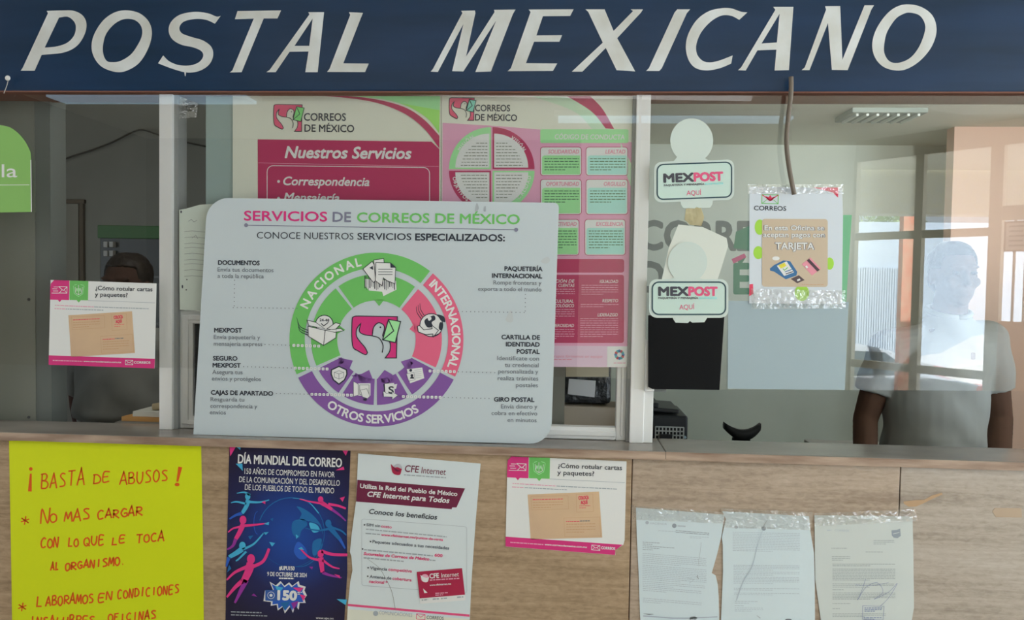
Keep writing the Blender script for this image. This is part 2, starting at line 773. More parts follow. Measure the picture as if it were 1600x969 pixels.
# ---------------------------------------------------------------- setting: facade
trav = travertine('travertine_tan', (96, 78, 59), (138, 118, 96), (160, 139, 117))
trav2 = travertine('travertine', (104, 88, 75), (142, 127, 113), (162, 148, 136))
trav3 = travertine('travertine_grey', (106, 94, 84), (140, 130, 120), (157, 149, 142))
trav_edge = vary(mat('travertine_edge', (140, 122, 108), 0.5, bump=(90, 0.3)), 12.0, (104, 82, 70), (150, 132, 118), stretch=(0.5, 1, 4))
sill_m = vary(mat('sill_stone', (120, 112, 100), 0.18, spec=0.5), 4.0, (96, 92, 88), (124, 118, 112), stretch=(0.5, 1, 5))
joint = mat('joint_dark', (118, 88, 70), 0.9)

Z_SILL = 1.05
xl, xr = -3.6, 4.6
w = MB()
w.box((xl, -0.080, 0.0), (xr, 0.05, 1.028), 1)
jx = [at(988, 720, -0.09).x, at(1407, 740, -0.09).x]
edges = [xl, jx[0] - 1.35, jx[0], jx[1], jx[1] + 0.75, xr]
for i in range(len(edges) - 1):
    w.box((edges[i] + 0.0012, -0.09, 0.0), (edges[i + 1] - 0.0012, -0.06, 1.0265), (0, 0, 2, 3, 3)[i], 0.0015)
wall = struct(w.build('wall_front', [trav, joint, trav2, trav3]))
s = MB()
cut = [xl, at(1040, 700, -0.1).x, xr]
for i in range(2):
    s.box((cut[i] + 0.0006, -0.103, 1.0285), (cut[i + 1] - 0.0006, 0.06, Z_SILL), 0, 0.002)
    s.box((cut[i] + 0.0006, -0.1045, 1.029), (cut[i + 1] - 0.0006, -0.1028, 1.0488), 1)
struct(s.build('trim_1', [sill_m, trav_edge]))

# ---------------------------------------------------------------- painted fascia sign
blue = vary(mat('fascia_blue', (30, 58, 98), 0.32, spec=0.35, bump=(14, 0.25, 0.003)), 5.0, (9, 32, 55), (16, 40, 68), stretch=(0.4, 1, 3))
letter_m = vary(mat('letter_paint', (176, 176, 174), 0.5), 9.0, (160, 160, 156), (178, 181, 183), stretch=(1, 1, 1))
brown = mat('fascia_edge', (98, 66, 56), 0.8)
Y_FA = -0.034
zf = at(800, 143, Y_FA).z
fm = MB()
fm.box((-2.6, Y_FA, zf), (3.2, 0.09, 2.62), 0, 0.004)
fm.box((-2.6, Y_FA + 0.001, zf - 0.0025), (3.2, 0.085, zf + 0.001), 1)
fascia = tag(fm.build('sign_beam', [blue, brown], None, (0, Y_FA, zf)), 'long blue painted beam sign with large white hand-painted slanted capitals', 'sign')
pf = yplane(Y_FA)
LET = {
 'P': (5.714, 20, [(302, 97, 1), (440, 93), (540, 96), (620, 135), (658, 210), (640, 310), (570, 412), (450, 470), (258, 490, 1), (195, 632, 1), (70, 632, 1), (88, 606, 1), (314, 118, 1)],
       [(413, 157, 1), (490, 150), (545, 190), (563, 245), (545, 320), (485, 382), (390, 415), (285, 425, 1)]),
 'O': (5.714, 20, [(1010, 92), (1130, 118), (1215, 195), (1242, 300), (1210, 430), (1130, 560), (1020, 630), (920, 643), (800, 600), (730, 520), (703, 420), (725, 310), (800, 190), (900, 115)],
       [(1030, 168), (1100, 185), (1148, 240), (1152, 320), (1110, 410), (1050, 490), (960, 545), (890, 555), (840, 545), (810, 490), (805, 410), (830, 310), (890, 230), (960, 182)]),
 'S': (4.324, 230, [(497, 107, 1), (458, 160, 1), (400, 135), (330, 128), (250, 145), (218, 185), (235, 225), (300, 250), (380, 275), (435, 320), (445, 380), (415, 440), (350, 480), (270, 490), (180, 468), (73, 428, 1), (108, 375, 1), (150, 415), (215, 440), (290, 442), (350, 420), (378, 380), (365, 345), (310, 320), (230, 302), (170, 265), (145, 210), (160, 150), (220, 100), (320, 80), (410, 90), (468, 112)], None),
 'T': (4.324, 230, [(610, 75, 1), (905, 70, 1), (880, 125, 1), (787, 125, 1), (638, 488, 1), (557, 490, 1), (575, 476, 1), (720, 126, 1), (592, 130, 1)], None),
 'A': (4.324, 230, [(1088, 82, 1), (1195, 82, 1), (1152, 488, 1), (1068, 488, 1), (1090, 348, 1), (962, 350, 1), (868, 488, 1), (805, 488, 1), (828, 472, 1), (1096, 97, 1)], [(1118, 125, 1), (1095, 310, 1), (995, 310, 1)]),
 'L': (4.324, 230, [(1362, 82, 1), (1458, 87, 1), (1440, 130, 1), (1325, 428, 1), (1497, 430, 1), (1472, 487, 1), (1215, 486, 1), (1232, 465, 1), (1372, 100, 1)], None),
 'M': (6.4, 660, [(387, 108, 1), (525, 105, 1), (530, 130, 1), (437, 565, 1), (722, 120, 1), (716, 98, 1), (932, 95, 1), (905, 140, 1), (685, 715, 1), (530, 720, 1), (738, 205, 1), (410, 714, 1), (297, 712, 1), (410, 240, 1), (155, 720, 1), (82, 716, 1), (104, 692, 1), (400, 130, 1)], None),
 'E': (6.4, 660, [(1062, 95, 1), (1512, 93, 1), (1478, 160, 1), (1205, 162, 1), (1140, 355, 1), (1397, 352, 1), (1370, 417, 1), (1117, 417, 1), (1035, 632, 1), (1348, 635, 1), (1305, 710, 1), (852, 712, 1), (885, 682, 1), (1082, 120, 1)], None),
 'X': (5.333, 880, [(185, 78, 1), (345, 78, 1), (420, 258, 1), (582, 92, 1), (562, 78, 1), (665, 78, 1), (648, 105, 1), (450, 318, 1), (600, 595, 1), (445, 585, 1), (355, 400, 1), (160, 597, 1), (72, 597, 1), (330, 355, 1), (208, 98, 1)], None),
 'I': (5.333, 880, [(950, 78, 1), (1058, 78, 1), (1030, 110, 1), (822, 568, 1), (800, 592, 1), (690, 592, 1), (714, 568, 1), (928, 104, 1)], None),
 'C': (5.333, 880, [(1535, 103, 1), (1467, 165, 1), (1400, 132), (1320, 130), (1230, 180), (1150, 270), (1110, 370), (1115, 450), (1160, 505), (1220, 520), (1300, 505), (1412, 462, 1), (1400, 530, 1), (1300, 570), (1190, 587), (1100, 565), (1045, 500), (1022, 400), (1040, 290), (1110, 170), (1210, 95), (1320, 68), (1400, 70), (1480, 97)], None),
 'A2': (4.444, 1140, [(303, 48, 1), (443, 48, 1), (412, 487, 1), (312, 490, 1), (325, 345, 1), (193, 350, 1), (112, 490, 1), (58, 488, 1), (80, 468, 1), (318, 68, 1)], [(347, 95, 1), (328, 295, 1), (222, 302, 1)]),
 'N': (4.444, 1140, [(663, 43, 1), (768, 42, 1), (783, 415, 1), (937, 37, 1), (1003, 37, 1), (985, 65, 1), (820, 487, 1), (710, 485, 1), (683, 160, 1), (555, 487, 1), (500, 487, 1), (522, 468, 1), (670, 67, 1)], None),
 'O2': (4.444, 1140, [(1230, 30), (1330, 48), (1410, 110), (1437, 210), (1405, 320), (1330, 415), (1240, 475), (1160, 490), (1070, 465), (1010, 400), (990, 310), (1015, 210), (1080, 110), (1150, 52)],
        [(1250, 88), (1320, 108), (1357, 170), (1350, 240), (1310, 335), (1250, 405), (1170, 437), (1110, 425), (1075, 370), (1075, 300), (1095, 220), (1150, 135), (1200, 100)]),
}
for key, (sc, ox, outer, hole) in LET.items():
    a = Art(pf, ox, 0, sc)
    a.curve(outer, letter_m, 2, [hole] if hole else ())
    if key == 'S':
        a.poly([(250, 485), (263, 485), (259, 515), (255, 515)], letter_m, 2)
    a.part('painted_letter', fascia)
# nail with a bit of string on the left end
nl = empty('nail', at(12, 122, Y_FA))
tag(nl, 'small white headed nail with loose string at left end of blue sign', 'nail')
MB().tube([at(12, 122, Y_FA), at(12, 122, Y_FA - 0.012)], 0.0025).sphere(at(12, 122, Y_FA - 0.014), (0.007, 0.004, 0.007)).build('nail_head', mat('nail_white', (190, 190, 185), 0.5), nl)
MB().tube([at(13, 124, Y_FA - 0.012), at(11, 133, Y_FA - 0.008), at(6, 146, Y_FA - 0.004)], 0.001, 6).build('string', mat('string_grey', (150, 150, 145)), nl)

# ---------------------------------------------------------------- window frames
alu = mat('aluminium', (196, 195, 194), 0.38, 0.0, spec=0.5)
alu_d = mat('aluminium_groove', (120, 122, 122), 0.5)


def vbar(px0, px1, Yf, depth, z0, z1, mb, mi=0, py=430, bev=0.0015):
    a, b = at(px0, py, Yf), at(px1, py, Yf)
    mb.box((a.x, Yf, z0), (b.x, Yf + depth, z1), mi, bev)


fr = MB()
fr.box((-2.6, 0.012, at(160, 150, .012).z), (at(250, 150, .02).x, 0.06, zf + 0.12), 1)
fr.box((-2.6, 0.012, zf + .03), (3.2, 0.06, zf + .12), 1)
window = struct(fr.build('window_1', [alu, mat('header_dark', (52, 44, 40), 0.8)]))
m1 = MB()
vbar(248.5, 269, -0.012, 0.06, Z_SILL, zf + .05, m1)
vbar(269, 278, -0.002, 0.05, Z_SILL, zf + .05, m1, 1)
m1.build('mullion', [alu, alu_d], window)
m2 = MB()
vbar(989, 1011, -0.012, 0.06, Z_SILL, zf + .05, m2)
vbar(983, 989, 0.0, 0.05, Z_SILL, zf + .05, m2, 1)
m2.build('mullion', [alu, alu_d], window)
m3 = MB()
vbar(1640, 1664, -0.012, 0.06, Z_SILL, zf + .05, m3)
m3.build('mullion', [alu], window)
m4 = MB()
vbar(-90, -66, -0.012, 0.06, Z_SILL, zf + .05, m4)
m4.build('mullion', [alu], window)
# white stile with its handle beside the right mullion
st = MB()
a, b = at(1006, 540, -0.005), at(1019, 700, -0.005)
st.box((a.x, -0.008, Z_SILL), (b.x, 0.02, at(1012, 532, -.005).z), 0, 0.002)
st.build('stile', [mat('stile_white', (186, 188, 188), 0.4)], window)
hd = MB()
a, b = at(1008, 540, -0.012), at(1022, 612, -0.012)
hd.box((a.x, -0.02, b.z), (b.x, -0.009, at(1012, 531, -.012).z), 0, 0.003)
hd.box((b.x - 0.004, -0.019, b.z), (b.x + 0.03, -0.015, b.z + 0.02), 1, 0.001)
hd.build('pull_handle', [mat('handle_clear', (196, 200, 200), 0.2), mat('handle_tape', (92, 96, 96), 0.3)], window, )

# sliding service hatch in the middle bay
hatch = empty('sliding_hatch', at(630, 690, 0.02))
tag(hatch, 'low aluminium framed sliding hatch behind the leaning services board', 'window')
Yh = 0.012
hx0, hx1 = at(278, 600, Yh).x, at(981, 620, Yh).x
hz1 = at(292, 486, Yh).z
for (x0, x1, z0, z1) in ((hx0, hx0 + 0.042, Z_SILL, hz1), (hx1 - 0.03, hx1, Z_SILL, hz1)):
    MB().box((x0, Yh, z0), (x1, Yh + 0.03, z1), 0, 0.003).box((x0 + .012, Yh - .004, z0 + .012), (x1 - .012, Yh + .002, z1 - .012), 0, 0.002).build('frame_stile', [alu], hatch)
for (z0, z1) in ((Z_SILL + 0.001, Z_SILL + 0.034), (hz1 - 0.034, hz1)):
    MB().box((hx0 + .03, Yh - 0.001, z0), (hx1 - .03, Yh + 0.03, z1), 0, 0.003).box((hx0 + .03, Yh - .006, z0 + .01), (hx1 - .03, Yh + .002, z1 - .01), 0, 0.002).build('frame_rail', [alu], hatch)
dark_glass = mat('hatch_dark_glass', (46, 50, 52), 0.15, spec=0.5)
MB().box((hx0 + .04, Yh + 0.012, Z_SILL + .03), (at(640, 600, Yh).x, Yh + 0.018, hz1 - .03)).build('glass_pane', [dark_glass], hatch)

# ---------------------------------------------------------------- setting: office behind the windows
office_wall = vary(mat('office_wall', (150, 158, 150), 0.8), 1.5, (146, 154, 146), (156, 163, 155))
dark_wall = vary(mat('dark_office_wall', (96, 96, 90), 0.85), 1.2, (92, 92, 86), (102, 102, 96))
ceil_m = mat('office_ceiling', (176, 176, 166), 0.85)
peach = mat('peach_partition', (180, 153, 137), 0.7)
Z_OC = 2.54
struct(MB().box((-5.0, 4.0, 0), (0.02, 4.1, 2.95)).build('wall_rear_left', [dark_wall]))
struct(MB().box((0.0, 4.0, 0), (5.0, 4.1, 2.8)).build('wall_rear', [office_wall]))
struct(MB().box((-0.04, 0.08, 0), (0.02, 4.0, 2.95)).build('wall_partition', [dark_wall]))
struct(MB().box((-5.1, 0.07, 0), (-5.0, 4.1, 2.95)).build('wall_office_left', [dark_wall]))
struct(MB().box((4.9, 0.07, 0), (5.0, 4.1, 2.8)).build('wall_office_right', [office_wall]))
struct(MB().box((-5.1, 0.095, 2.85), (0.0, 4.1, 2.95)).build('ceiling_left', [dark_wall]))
struct(MB().box((0.0, 0.095, Z_OC), (5.0, 4.1, Z_OC + .1)).build('ceiling_office', [ceil_m]))
struct(MB().box((-5.1, 0.05, -0.1), (5.0, 4.1, 0)).build('floor_office', [mat('office_floor', (110, 105, 98), 0.5)]))
xp = at(1488, 300, 3.3).x
struct(MB().box((xp, 3.3, 0), (4.9, 3.4, Z_OC)).build('wall_peach', [peach]))
# side wall at the left end of the window
xj = at(80.5, 400, 0.075).x
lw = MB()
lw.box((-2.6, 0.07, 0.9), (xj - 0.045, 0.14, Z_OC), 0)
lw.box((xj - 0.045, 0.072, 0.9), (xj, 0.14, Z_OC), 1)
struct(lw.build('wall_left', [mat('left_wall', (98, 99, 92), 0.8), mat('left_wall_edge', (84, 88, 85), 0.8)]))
for (x, y) in ((45, 468), (45, 652)):
    sw = empty('wall_screw', at(x, y, 0.069))
    tag(sw, 'small dark screw head in the grey left wall, ' + ('upper' if y < 500 else 'lower') + ' of the two', 'screw', 'screws in the left wall')
    MB().tube([at(x, y, 0.071), at(x, y, 0.066)], 0.004, 10).build('screw_head', [mat('screw_dark', (50, 50, 50), 0.5)], sw)

# big wall lettering CORREOS DE MEXICO
wl = Art(yplane(4.0))
sign_grey = mat('wall_letter_grey', (86, 92, 90), 0.7)
sign_green = mat('wall_letter_green', (62, 104, 84), 0.7)
wl.rrect(1000, 338, 1262, 470, 2, office_wall, 1, 0.012)
lettering = wl.sheet('wall_lettering', [(998, 338), (1300, 341), (1300, 468), (998, 466)], office_wall, 0.004, None, 6)
wl.clear()
tag(lettering, 'two rows of large dark grey lettering on the rear office wall', 'lettering')
wl.text('CORREOS', 1000, 389, 1246, 391, 43, sign_grey, 8, 0.035)
wl.text('DE M', 1003, 455, 1118, 457, 45, sign_grey, 8, 0.035)
wl.text('XICO', 1176, 458, 1292, 460, 45, sign_grey, 8, 0.035)
wl.part('letter_row', lettering)
wl.text('É', 1148, 458, 1170, 458, 45, sign_green, 8, 0.035)
wl.poly([(1150, 362), (1178, 350), (1178, 392), (1146, 388)], sign_green, 9)
wl.poly([(1143, 405), (1163, 396), (1166, 402), (1146, 412)], mat('wall_accent', (150, 70, 100)), 9)
wl.part('green_accent', lettering)

# ceiling vent of the office
av = at(1375, 180, 2.9)
vent = empty('ceiling_vent', (av.x, 2.9, Z_OC))
tag(vent, 'grey slatted air vent in the office ceiling', 'vent')
vb = MB().box((av.x - 0.22, 2.75, Z_OC - 0.03), (av.x + 0.22, 3.05, Z_OC), 0, 0.004)
vb.build('vent_frame', [mat('vent_grey', (120, 130, 125), 0.6)], vent)
for k in range(7):
    x = av.x - 0.18 + k * 0.06
    MB().box((x - 0.008, 2.78, Z_OC - 0.045), (x + 0.008, 3.02, Z_OC - 0.029), 0, 0.002).build('vent_slat', [mat('vent_slat', (168, 174, 168), 0.6)], vent)

# left office: door, cabinet, cable, ledge with papers
door_brown = mat('door_brown', (66, 58, 48), 0.6)
dr = MB()
Yd = 3.97
for (x0, y0, x1, y1) in ((60, 311, 131, 318), (123, 318, 131, 700)):
    a, b = at(x0, y0, Yd), at(x1, y1, Yd)
    dr.box((a.x, Yd, min(a.z, b.z) if y1 < 690 else 0), (b.x, 4.0, a.z), 0, 0.004)
door = struct(dr.build('door_1', [door_brown]))
a, b = at(55, 318, Yd), at(123, 700, Yd)
MB().box((a.x - .3, Yd + 0.005, 0.0), (b.x, 3.998, a.z)).build('door_leaf', [mat('door_leaf', (100, 98, 90), 0.7)], door)
Yc = 2.3
cab = empty('display_cabinet', (at(200, 500, Yc).x, Yc, 0))
tag(cab, 'tall dark display cabinet with a green header in the left office', 'cabinet')
a, b = at(156, 352, Yc), at(262, 640, Yc)
MB().box((a.x, Yc, 0), (b.x, Yc + .45, a.z - .07), 0, 0.005).build('cabinet_body', [mat('cabinet_dark', (30, 34, 33), 0.4)], cab)
MB().box((a.x - .01, Yc - .01, a.z - .075), (b.x + .01, Yc + .45, a.z), 0, 0.005).build('header_panel', [mat('cabinet_green', (38, 66, 36), 0.6)], cab)
for k in range(4):
    z = a.z - 0.3 - 0.27 * k
    MB().box((a.x + .03, Yc - 0.012, z), (b.x - .03, Yc + .001, z + .012)).build('shelf_edge', [mat('cabinet_shelf', (58, 62, 60), 0.5)], cab)
for k, (x, y) in enumerate(((166, 382), (175, 382), (166, 396), (175, 396))):
    p = at(x, y, Yc - .02)
    bx = MB().box((p.x - .012, Yc - .03, p.z - .016), (p.x + .012, Yc - .002, p.z + .016), 0, .002).build('small_box', [mat('tin_grey', (104, 104, 100), .5)])
    tag(bx, 'tiny pale tin behind the left window on the cabinet front, ' + ('upper left', 'upper right', 'lower left', 'lower right')[k], 'box', 'tins on the dark cabinet')
cbl = MB()
pts = [at(x, y, 3.93) for x, y in spline([(70, 262), (111, 245), (145, 234), (178, 221), (206, 207), (223, 203), (248, 211), (280, 220), (322, 229)], 4, False)]
cbl.tube(pts, 0.007, 6)
cb_o = cbl.build('wall_cable', [mat('cable_dark', (44, 42, 38), 0.7)], None, pts[0], True)
tag(cb_o, 'thin dark cable sagging along the left office rear wall', 'cable')
xg = at(187, 668, .1).x
lg = MB().box((xg, 0.07, 0.98), (-0.05, 0.32, 1.05), 0, 0.004)
lg.box((xg + .02, 0.09, 0.0), (-0.05, 0.30, 0.98), 0)
struct(lg.build('trim_2', [mat('ledge_grey', (90, 88, 84), 0.6)]))


def slab(name, Y, pts, th, colr, label, cat, group=None, z=None):
    vs, n = [], len(pts)
    for x, y, dz in pts:
        vs.append(Vector((x, y, z + dz)))
    for x, y, dz in pts:
        vs.append(Vector((x, y, z + dz + th)))
    fs = [list(range(n))[::-1], list(range(n, 2 * n))] + [[i, (i + 1) % n, n + (i + 1) % n, n + i] for i in range(n)]
    o = link_mesh(name, vs, fs, colr, None, None, vs[0])
    return tag(o, label, cat, group)


ex = at(193, 668, 0.1).x
slab('manila_envelope', 0, [(ex, 0.09, 0), (ex + .2, 0.085, 0), (ex + .22, 0.26, 0), (ex + .02, 0.27, 0)], 0.012, mat('manila', (150, 112, 66), .7), 'orange brown envelope lowest of the papers on the left ledge', 'envelope', None, 1.0505)
slab('paper_stack', 0, [(ex + .03, 0.095, 0), (ex + .22, 0.09, 0), (ex + .21, 0.25, 0), (ex + .04, 0.25, 0)], 0.014, mat('paper_stack_white', (160, 160, 152), .7), 'white papers lying on the orange envelope behind the left window', 'paper', None, 1.0632)
rl = MB()
rl.tube([(ex + .075, .12, 1.0875), (ex + .2, .15, 1.096)], [0.009, 0.018], 12)
tag(rl.build('paper_roll', [mat('roll_tan', (132, 120, 94), .7)], None, (ex + .12, .14, 1.0775), True), 'rolled tan paper on top of the white papers behind left window', 'paper roll')

# right office: desk, computer, chair, low cabinet, bottle
desk = empty('desk', (1.4, 0.5, 0))
tag(desk, 'grey office desk standing below the right window opening', 'desk')
dm = mat('desk_grey', (118, 118, 112), .5)
MB().box((0.1, 0.1, 0.72), (2.2, 0.5, 0.75), 0, 0.004).build('desk_top', [dm], desk)
for x in (0.13, 2.13):
    MB().box((x, 0.14, 0), (x + .04, 0.48, 0.72), 0, 0.003).build('side_panel', [dm], desk)
Yk = 0.24
blk = mat('computer_black', (36, 38, 40), .4)
grl = mat('grille_grey', (150, 154, 154), .5)
a, b = at(990, 660, Yk), at(1074, 700, Yk)
pc = empty('computer_tower', ((a.x + b.x) / 2, Yk + .15, 0.75))
tag(pc, 'black computer case with pale rear grille at left of the right opening', 'computer')
ztop = at(1050, 650, Yk).z
MB().box((a.x, Yk, 0.752), (b.x, Yk + .2, ztop), 0, 0.006).build('case', [blk], pc)
g = MB()
gx0, gx1, gz1, gz0 = at(1024, 670, Yk).x, at(1068, 670, Yk).x, at(1040, 667, Yk).z, at(1040, 705, Yk).z
for i in range(9):
    x = gx0 + (gx1 - gx0) * i / 8
    g.box((x - .0015, Yk - .006, gz0), (x + .0015, Yk - .0005, gz1))
for i in range(7):
    z = gz0 + (gz1 - gz0) * i / 6
    g.box((gx0, Yk - .006, z - .0015), (gx1, Yk - .0005, z + .0015))
g.build('rear_grille', [grl], pc)
pg_ = at(1040, 684, Yk)
MB().box((pg_.x - .018, Yk - .012, pg_.z - .02), (pg_.x + .018, Yk - .0055, pg_.z + .012), 0, .002).build('port_block', [blk], pc)
pg_ = at(1071, 683, Yk)
MB().tube([(pg_.x - .002, Yk + .001, pg_.z), (pg_.x - .002, Yk - .006, pg_.z)], .004, 10).build('connector', [mat('connector_blue', (130, 150, 165), .4)], pc)
tr = MB()
M = Matrix.Translation((at(1030, 654, Yk).x, Yk + .1, ztop + .013)) @ Matrix.Rotation(math.radians(3), 4, 'Y')
tr.box((-.1, -.08, -.006), (.06, .08, .006), 0, .003, M).box((-.1, -.08, .006), (.0, .08, .02), 0, .003, M)
tag(tr.build('document_tray', [blk], None, (at(1030, 654, Yk).x, Yk + .1, ztop)), 'flat black tray tilted on top of the computer case', 'tray')

Yr = 1.15
hc = at(1158, 671, Yr)
chair = empty('office_chair', (hc.x, Yr + .15, 0))
tag(chair, 'black office chair showing its curved headrest above the counter edge', 'chair')
cm = mat('chair_black', (24, 26, 27), .55)
hm = MB()
pts = []
for i in range(13):
    t = -1 + i / 6
    pts.append(Vector((hc.x + .072 * t, Yr - .03 + .02 * t * t, hc.z + .004 + .026 * abs(t) ** 2.0)))
vs, fs = [], []
for i, p in enumerate(pts):
    t = -1 + i / 6
    h = .042 * (1 - .35 * t * t)
    for (dy, dz) in ((-.018, 0), (-.02, -h * .5), (-.015, -h), (.015, -h), (.02, -h * .5), (.012, 0)):
        vs.append(p + Vector((0, dy, dz)))
for i in range(12):
    for k in range(6):
        k2 = (k + 1) % 6
        fs.append([i * 6 + k, i * 6 + k2, (i + 1) * 6 + k2, (i + 1) * 6 + k])
fs += [list(range(6))[::-1], [72 + k for k in range(6)]]
hm.add(vs, fs)
hm.build('headrest', [cm], chair, smooth=True)
MB().box((hc.x - .035, Yr - .02, hc.z - .058), (hc.x + .035, Yr + .012, hc.z - .03), 0, .008).box((hc.x - .012, Yr - .012, hc.z - .15), (hc.x + .012, Yr + .006, hc.z - .03), 0, .003).build('headrest_post', [cm], chair)
bk = MB().loft([((hc.x, Yr + .0, .50), .19, .03), ((hc.x, Yr - .01, .60), .21, .035), ((hc.x, Yr, hc.z - .16), .19, .03), ((hc.x, Yr, hc.z - .13), .12, .02)], 24, 0, 4)
bk.build('backrest', [cm], chair, smooth=True)
MB().loft([((hc.x, Yr + .27, .42), .2, .2), ((hc.x, Yr + .27, .44), .24, .23), ((hc.x, Yr + .27, .48), .24, .23), ((hc.x, Yr + .27, .5), .2, .2)], 24, 0, 4).build('seat', [cm], chair, smooth=True)
MB().tube([(hc.x, Yr + .27, .09), (hc.x, Yr + .27, .43)], .025).box((hc.x - .03, Yr, .42), (hc.x + .03, Yr + .2, .44)).box((hc.x - .025, Yr + .01, .42), (hc.x + .025, Yr + .035, .6)).build('gas_column', [cm], chair)
for k in range(5):
    an = 2 * math.pi * k / 5 + .3
    e = Vector((hc.x + .28 * math.cos(an), Yr + .27 + .28 * math.sin(an), .075))
    lgm = MB().tube([(hc.x, Yr + .27, .1), e], [.025, .016], 8)
    lo = lgm.build('base_leg', [cm], chair)
    MB().tube([e + Vector((-.012, 0, -.047)), e + Vector((.012, 0, -.047))], .028, 14).build('castor', [cm], lo)

cabx = at(1362, 690, 1.45).x
fc = empty('file_cabinet', (cabx + .1, 1.65, 0))
tag(fc, 'low grey file cabinet standing behind the man in the office', 'cabinet')
MB().box((cabx - .15, 1.42, .02), (cabx + .45, 1.9, .70), 0, .004).build('cabinet_body', [dm], fc)
for k in range(2):
    d_ = MB().box((cabx - .14, 1.405, .05 + .33 * k), (cabx + .44, 1.421, .36 + .33 * k), 0, .003).build('drawer', [dm], fc)
    MB().box((cabx + .1, 1.395, .2 + .33 * k), (cabx + .2, 1.406, .22 + .33 * k), 0, .003).build('drawer_handle', [blk], d_)
bt = empty('water_bottle', (cabx, 1.5, .70))
tag(bt, 'blue green plastic bottle visible under the man\'s bent arm', 'bottle')
c = Vector((cabx, 1.5, 0))
MB().loft([(c + Vector((0, 0, .701)), .03, .03), (c + Vector((0, 0, .72)), .036, .036), (c + Vector((0, 0, .84)), .036, .036), (c + Vector((0, 0, .885)), .016, .016), (c + Vector((0, 0, .9)), .014, .014)], 16).build('bottle_body', [mat('bottle_teal', (70, 120, 125), .15)], bt, smooth=True)
MB().tube([c + Vector((0, 0, .76)), c + Vector((0, 0, .82))], .0368, 16).build('bottle_label', [mat('bottle_label', (40, 90, 150), .4)], bt)
MB().tube([c + Vector((0, 0, .898)), c + Vector((0, 0, .92))], .016, 14).build('bottle_cap', [mat('bottle_cap', (40, 80, 150), .4)], bt)

# ---------------------------------------------------------------- setting: lobby behind the camera
lob_w = mat('lobby_wall', (98, 92, 82), .8)
lob_c = mat('lobby_ceiling', (190, 186, 176), .8)
Z_LC = 2.66
G0 = seen_in_glass(1332, 400, 4.5)
G1 = seen_in_glass(1600, 400, 3.55)
gd = Vector((G1.x - G0.x, G1.y - G0.y, 0)).normalized()
gn = Vector((gd.y, -gd.x, 0))        # outwards, to the street
if gn.y > 0:
    gn = -gn
xs = seen_in_glass(905, 400, 4.5).x
struct(MB().box((-3.6, G0.y - .1, 0), (xs, G0.y, Z_LC), 0).box((xs, G0.y - .1, 0), (G0.x, G0.y, Z_LC), 1).build('wall_back', [lob_w, lob_c]))
struct(MB().box((-3.7, G0.y - .1, 0), (-3.6, 0.07, Z_LC)).build('wall_lobby_left', [lob_w]))
lc = MB().box((-3.7, G0.y - .1, Z_LC), (G0.x, -0.04, Z_LC + .12)).box((G0.x, G1.y, Z_LC), (5.0, -0.04, Z_LC + .12)).box((.3, -6.2, Z_LC + .02), (9.5, G0.y - .1, Z_LC + .12)).box((G0.x + .05, G0.y - .1, Z_LC + .02), (9.5, G1.y, Z_LC + .12))  # last two boxes: roof extended outwards to keep the porch beam shaded
n0 = len(lc.v)
tri = [Vector((G0.x, G0.y - .1, 0)), Vector((G0.x, G1.y, 0)), Vector((G1.x, G1.y, 0))]
lc.add([p + Vector((0, 0, Z_LC)) for p in tri] + [p + Vector((0, 0, Z_LC + .12)) for p in tri], [[0, 1, 2], [5, 4, 3], [0, 3, 4, 1], [1, 4, 5, 2], [2, 5, 3, 0]])
struct(lc.build('ceiling', [lob_c]))
struct(MB().box((-3.7, G0.y - .1, -.12), (5.0, 0.05, 0)).build('floor', [mat('lobby_floor', (150, 142, 130), .35)]))
struct(MB().box((-5.1, -0.03, 2.6), (5.0, 0.095, 2.95)).build('wall_above_sign', [mat('upper_wall', (170, 165, 155), .8)]))


def gpt(t, z, off=0.0):
    p = G0 + gd * t + gn * off
    return Vector((p.x, p.y, z))


def gbox(mb, t0, t1, z0, z1, th=0.05, mi=0, off=0.0):
    vs = []
    for z in (z0, z1):
        for (t, o_) in ((t0, off), (t1, off), (t1, off + th), (t0, off + th)):
            vs.append(gpt(t, z, o_))
    mb.add(vs, [[3, 2, 1, 0], [4, 5, 6, 7], [0, 1, 5, 4], [1, 2, 6, 5], [2, 3, 7, 6], [3, 0, 4, 7]], mi)
    return mb


def g_of(px, py=400):
    """place along the glazed front that is mirrored at this pixel column"""
    d = ray(px, py)
    o = Vector((CAM.x, 2 * Y_AC - CAM.y))
    dd = Vector((d.x, -d.y))
    # o + s*dd = G0 + t*gd
    det = dd.x * (-gd.y) - (-gd.x) * dd.y
    rx, ry = G0.x - o.x, G0.y - o.y
    s_ = (rx * (-gd.y) - (-gd.x) * ry) / det
    t_ = (dd.x * ry - dd.y * rx) / det
    z_ = CAM.z + s_ * d.z
    return t_, z_


fr_m = mat('lobby_frame', (182, 176, 162), .5)
gl = MB()
tA, zT = g_of(1340, 250)
tB = g_of(1437, 300)[0]
tC = g_of(1556, 300)[0]
zM = g_of(1440, 366)[1]
zB = g_of(1440, 578)[1]
T1 = tC + 1.2
gbox(gl, 0, T1, zT - .02, zT + .07)
gbox(gl, 0, T1, zT + .07, Z_LC, .04, 0, .005)
win = struct(gl.build('window_2', [fr_m]))
for (t0, t1, z0, z1) in ((-.05, 0.02, 0, zT), (tB - .03, tB + .03, 0, zT), (tC - .035, tC + .05, 0, zT), (T1 - .03, T1 + .03, 0, zT)):
    gbox(MB(), t0, t1, z0, z1, .06, 0, -.005).build('mullion', [fr_m], win)
for z in (zM, zB):
    gbox(MB(), 0, tC, z - .03, z + .03).build('rail', [fr_m], win)
